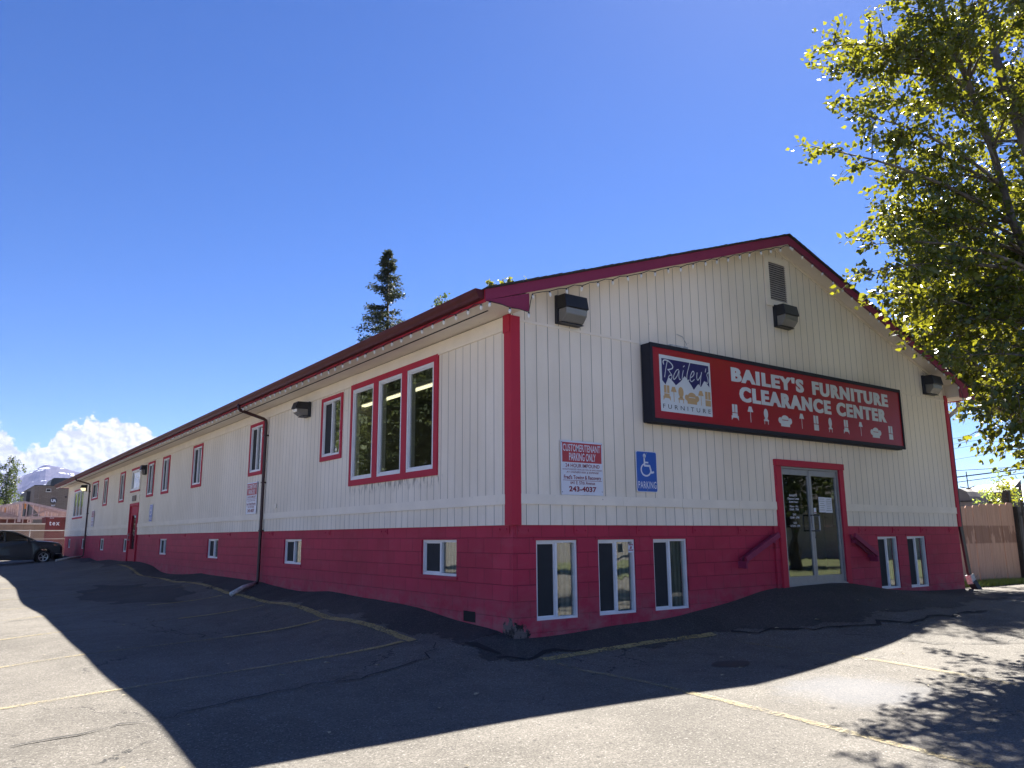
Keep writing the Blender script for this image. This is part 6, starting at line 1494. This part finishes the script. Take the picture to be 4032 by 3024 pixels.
# ================================================================== RIGHT SIDE
def plank_mat():
    m = MT('salmon cedar planks'); p = m.pos(); x, y, z = m.xyz(p)
    g = m.noise(m.scale(p, (28, 28, 1.2)), 1.0, 5, .65)
    c = m.mix(m.mr(g, .35, .7), (.55, .34, .24), (.42, .25, .175))
    br = m.node('ShaderNodeTexBrick'); m.l.new(m.comb(m.math('ADD', x, 20.0), m.math('ADD', z, 20.0)), br.inputs['Vector']); br.inputs['Scale'].default_value = 1; br.inputs['Brick Width'].default_value = .27; br.inputs['Row Height'].default_value = .47; br.inputs['Mortar Size'].default_value = 0
    pr = m.noise(m.scale(p, (1.6, 1, 2.6)), 1.0, 2, .4)
    inside = m.math('MULTIPLY', m.mr(z, -.42, -.38), m.mr(z, .06, .02)); rag = m.noise(m.scale(p, (9, 9, 1.5)), 1.0, 3, .5)
    c = m.mix(m.math('MULTIPLY', m.math('MULTIPLY', inside, m.mr(m.math('ADD', m.math('MULTIPLY', rag, .6), m.math('MULTIPLY', pr, .6)), .52, .57)), .62), c, (.17, .075, .045))
    m.set(c, .85); m.bump(g, .3, .01); return m.mat
t = thing('plank_fence', 'salmon cedar plank fence with darker patches beside the building\'s right corner', 'fence', (15, 1.0, -1.36))
xs_f = [12.25, 12.66, 13.06, 13.46, 13.86, 14.26, 14.62, 15.0, 15.38, 15.76, 16.15, 16.53, 16.90, 17.30]; rr = random.Random(5)
mp = plank_mat()
for a, b in zip(xs_f[:-1], xs_f[1:]):
    mb = MB(); y = 1.0 + rr.uniform(0, .01); zt = .52 + (a - 14.2) * .045 + rr.uniform(-.02, .02); zb_ = -1.38 + rr.uniform(-.05, .01); g = rr.uniform(.004, .014); l = .10 * 0
    mb.prism([(a + g, y, zb_), (b, y, zb_), (b, y, zt - .05), (b - .06, y, zt), (a + .06 + g, y, zt), (a + g, y, zt - .05)], (0, .022, 0)); mb.build('plank', mp, t)
mb = MB(); mb.box((12.3, 1.025, .15), (17.3, 1.07, .24)); mb.box((12.3, 1.025, -1.05), (17.3, 1.07, -.96)); mb.build('rail', M['lumber'], t)
M['oldwood'] = simple('blackened old wood', (.045, .040, .036), .9, 0, .35, 4)
t = thing('old_fence', 'dark weathered board fence right of the salmon planks', 'fence', (18, .9, -1.4)); mb = MB(); x = 17.33; rr = random.Random(9)
for k in range(9):
    if k != 1: mb.box((x, .9, -1.5), (x + .13, .93, .62 + rr.uniform(-.3, .15)))
    x += .15 + rr.uniform(0, .02)
mb.box((17.33, .94, .3), (19, .98, .4)); mb.box((17.3, .92, -1.5), (17.42, 1.05, .55)); mb.build('boards', M['oldwood'], t)
t = thing('fence_post', 'dark timber post standing above the fence among yellow-green leaves', 'post', (20.05, 2.2, -1.6)); mb = MB(); mb.box((19.98, 2.15, -1.6), (20.12, 2.3, 1.12)); mb.box((19.72, 2.18, .75), (19.78, 2.24, 1.05)); 
for z in (.78, .9, 1.0): mb.box((19.74, 2.19, z), (20.1, 2.22, z + .03))
mb.build('post', M['oldwood'], t)
t = thing('utility_cabinet', 'dark slanted-top cabinet behind the fence at the right edge', 'cabinet', (25, 4, -1.5)); mb = MB(); mb.prism([(24.75, 4, -1.6), (25.7, 4, -1.6), (25.7, 4, 1.75), (24.75, 4, 1.30)], (0, .8, 0)); mb.build('body', simple('dark brown metal', (.05, .042, .038), .7), t)
t = thing('tarp_shelter', 'large sunlit cream tarpaulin roof beyond the right fences', 'shelter', (48, 14, -1.5)); mb = MB(); n = 26; rr = random.Random(12)
for j in range(6):
    for i in range(n + 1):
        yy = -2 + 22 * i / n; f = j / 5
        z = 1.55 + 1.25 * f + .05 * math.sin(i * 1.7 + j) + rr.uniform(-.035, .035) - .10 * f * math.sin(i * .9)
        mb.v.append((43.8 + 4.5 * f, yy, z + (.25 if 10 < yy < 12 else 0) * f))
for j in range(5):
    for i in range(n): a = j * (n + 1) + i; mb.f.append([a, a + 1, a + n + 2, a + n + 1]); mb.m.append(0)
mb.build('tarpaulin', simple('cream tarpaulin', (.74, .66, .55), .7, 0, .08, .6), t, smooth=True)
mb = MB()
for yy in (-1, 4, 9, 14, 19): mb.box((43.9, yy, -1.6), (44.05, yy + .12, 1.5)); mb.box((48.2, yy, -1.6), (48.35, yy + .12, 2.7))
mb.box((43.75, -2, 1.40), (43.85, 20, 1.52)); mb.build('frame', M['oldwood'], t)
t = thing('tent', 'grey domed tent cover behind the building\'s right corner', 'tent', (40, 13.8, -1.5)); mb = MB(); n = 14
prof = [(12.15, -1.5), (12.17, 1.5), (12.25, 1.85), (12.38, 2.12), (12.7, 2.30), (13.4, 2.36), (14.6, 2.30), (15.6, 2.0), (16, 1.5), (16, -1.5)]
mb.prism([(40, a, b) for a, b in prof], (3, 0, 0)); mb.build('cover', simple('grey tent canvas', (.16, .145, .13), .8, 0, .2, .5), t)
mb = MB(); mb.box((39.93, 12.1, 1.55), (40.0, 16, 1.62)); mb.build('rib', M['oldwood'], t)
t = thing('antenna_mast', 'thin mast with small forked bracket under the power lines', 'mast', (42, 13.16, -1.5)); mb = MB(); mb.tube([(42, 13.16, -1.5), (42, 13.15, 2.42), (42, 13.17, 3.35)], .028, 6); mb.beam((42, 13.6, 2.50), (42, 13.15, 2.38), .05, .05); mb.beam((42, 12.75, 2.50), (42, 13.15, 2.38), .05, .05)
mb.prism([(42, 13.35, 2.38), (42, 12.95, 2.38), (42, 13.08, 2.05), (42, 13.2, 2.05)], (.1, 0, 0)); mb.build('pole', M['oldwood'], t)
M['wire'] = simple('black power line', (.02, .022, .035), .6)
for k, (z0, z1, r, lb) in enumerate(((3.40, 3.38, .016, 'thin topmost of the three near power lines at right'), (3.08, 3.24, .035, 'thick middle power line carrying the mast at right'), (2.80, 3.0, .020, 'lowest power line just above the tarpaulin'),
                                     (5.32, 5.50, .009, 'faint topmost distant wire at right'), (5.0, 5.2, .009, 'second faint distant wire at right'), (4.74, 4.95, .009, 'third faint distant wire at right'), (4.12, 4.35, .009, 'lowest faint distant wire above the power lines'))):
    mb = MB(); y0, y1 = 30, -10
    s = (z1 - z0) / (10.4 - 12.75)
    pts_ = [(41.5, y, z0 + s * (y - 12.75) + .0009 * (y - 11) ** 2) for y in np.linspace(y0, y1, 12)]
    mb.tube(pts_, r, 5); o = mb.build('power_line', M['wire']); tag(o, lb, 'power line', 'overhead wires at right')
# grass strip along the fence foot
def grass(name, x0, x1, y0, y1, n, h, seed):
    rg = np.random.default_rng(seed); x = rg.uniform(x0, x1, n); y = rg.uniform(y0, y1, n); z = hz(x, y)
    a = rg.uniform(0, 6.28, n); hh = h * rg.uniform(.3, 1.1, n); w_ = rg.uniform(.006, .014, n); lx = rg.normal(0, .45, n) * hh; ly = rg.normal(0, .45, n) * hh
    V = np.stack([np.c_[x - w_ * np.cos(a), y - w_ * np.sin(a), z - .01], np.c_[x + w_ * np.cos(a), y + w_ * np.sin(a), z - .01], np.c_[x + lx, y + ly, z + hh]], 1).reshape(-1, 3)
    me = bpy.data.meshes.new(name); me.from_pydata(V.tolist(), [], (np.arange(n * 3).reshape(-1, 3)).tolist()); me.materials.append(M['leaf_ash'] if seed % 2 else M['leaf_birch']); me.update()
    o = bpy.data.objects.new(name, me); COL.objects.link(o); o['kind'] = 'stuff'; return o
M['soil'] = simple('dark soil', (.045, .035, .022), .95, 0, .4, 6)
vg = grid_mesh('soil_verge', np.arange(12.4, 20, .2), np.arange(.25, 6.3, .2), lambda a, b: hz(a, b) + .006, M['soil']); vg['kind'] = 'structure'
g = grass('grass', 12.2, 20, .35, 1.0, 9000, .13, 5); tag(g, 'short sunlit grass along the foot of the plank fence', 'grass')
g = grass('weeds', 12.2, 20, 1.05, 6, 9000, .3, 6); tag(g, 'taller grass behind the plank fence', 'grass')
# dry leaves and chips scattered on the asphalt
M['dry'] = leaf_mat('dry leaf', (.30, .24, .13), (.42, .38, .26), (.2, .15, .05), .1, .7)
rr = random.Random(77); lp = None
spots = [(-.6, -5.2), (.2, -4.6), (2.2, -4.1), (.6, -6.0), (-3.3, -4.9), (-4.8, -4.3), (-4.6, -3.2), (-5.2, -3.6), (-2.6, -3.6), (-1.6, -1.6), (-3.0, 1.8), (3.4, -1.0), (3.9, -1.1), (4.6, -1.3), (3.6, -3.1), (6.2, -1.2), (7.4, -1.6), (8.6, -2.0), (9.4, -1.2), (5.3, -2.4)]
spots += [(rr.uniform(-6, 10), rr.uniform(-6.5, -.8)) for _ in range(34)] + [(rr.uniform(-6, -.4), rr.uniform(0, 9)) for _ in range(16)]
for i, (x, y) in enumerate(spots):
    s = rr.uniform(.018, .045); a = rr.uniform(0, 6.28); z = gz(x, y) + .012
    mb = MB(); pts_ = [(-1, 0, 0), (-.3, .42, .25), (.5, .3, .2), (1, 0, .05), (.5, -.3, .28), (-.3, -.42, .12)]
    mb.add([(x + s * (p_[0] * math.cos(a) - p_[1] * math.sin(a)), y + s * (p_[0] * math.sin(a) + p_[1] * math.cos(a)), z + s * p_[2] * rr.uniform(.4, 1.3)) for p_ in pts_], [(0, 1, 2, 3), (0, 3, 4, 5)])
    o = mb.build('dry_leaf', M['dry']); tag(o, 'small dry leaf lying on the asphalt', 'leaf', 'dry leaves scattered on the asphalt')
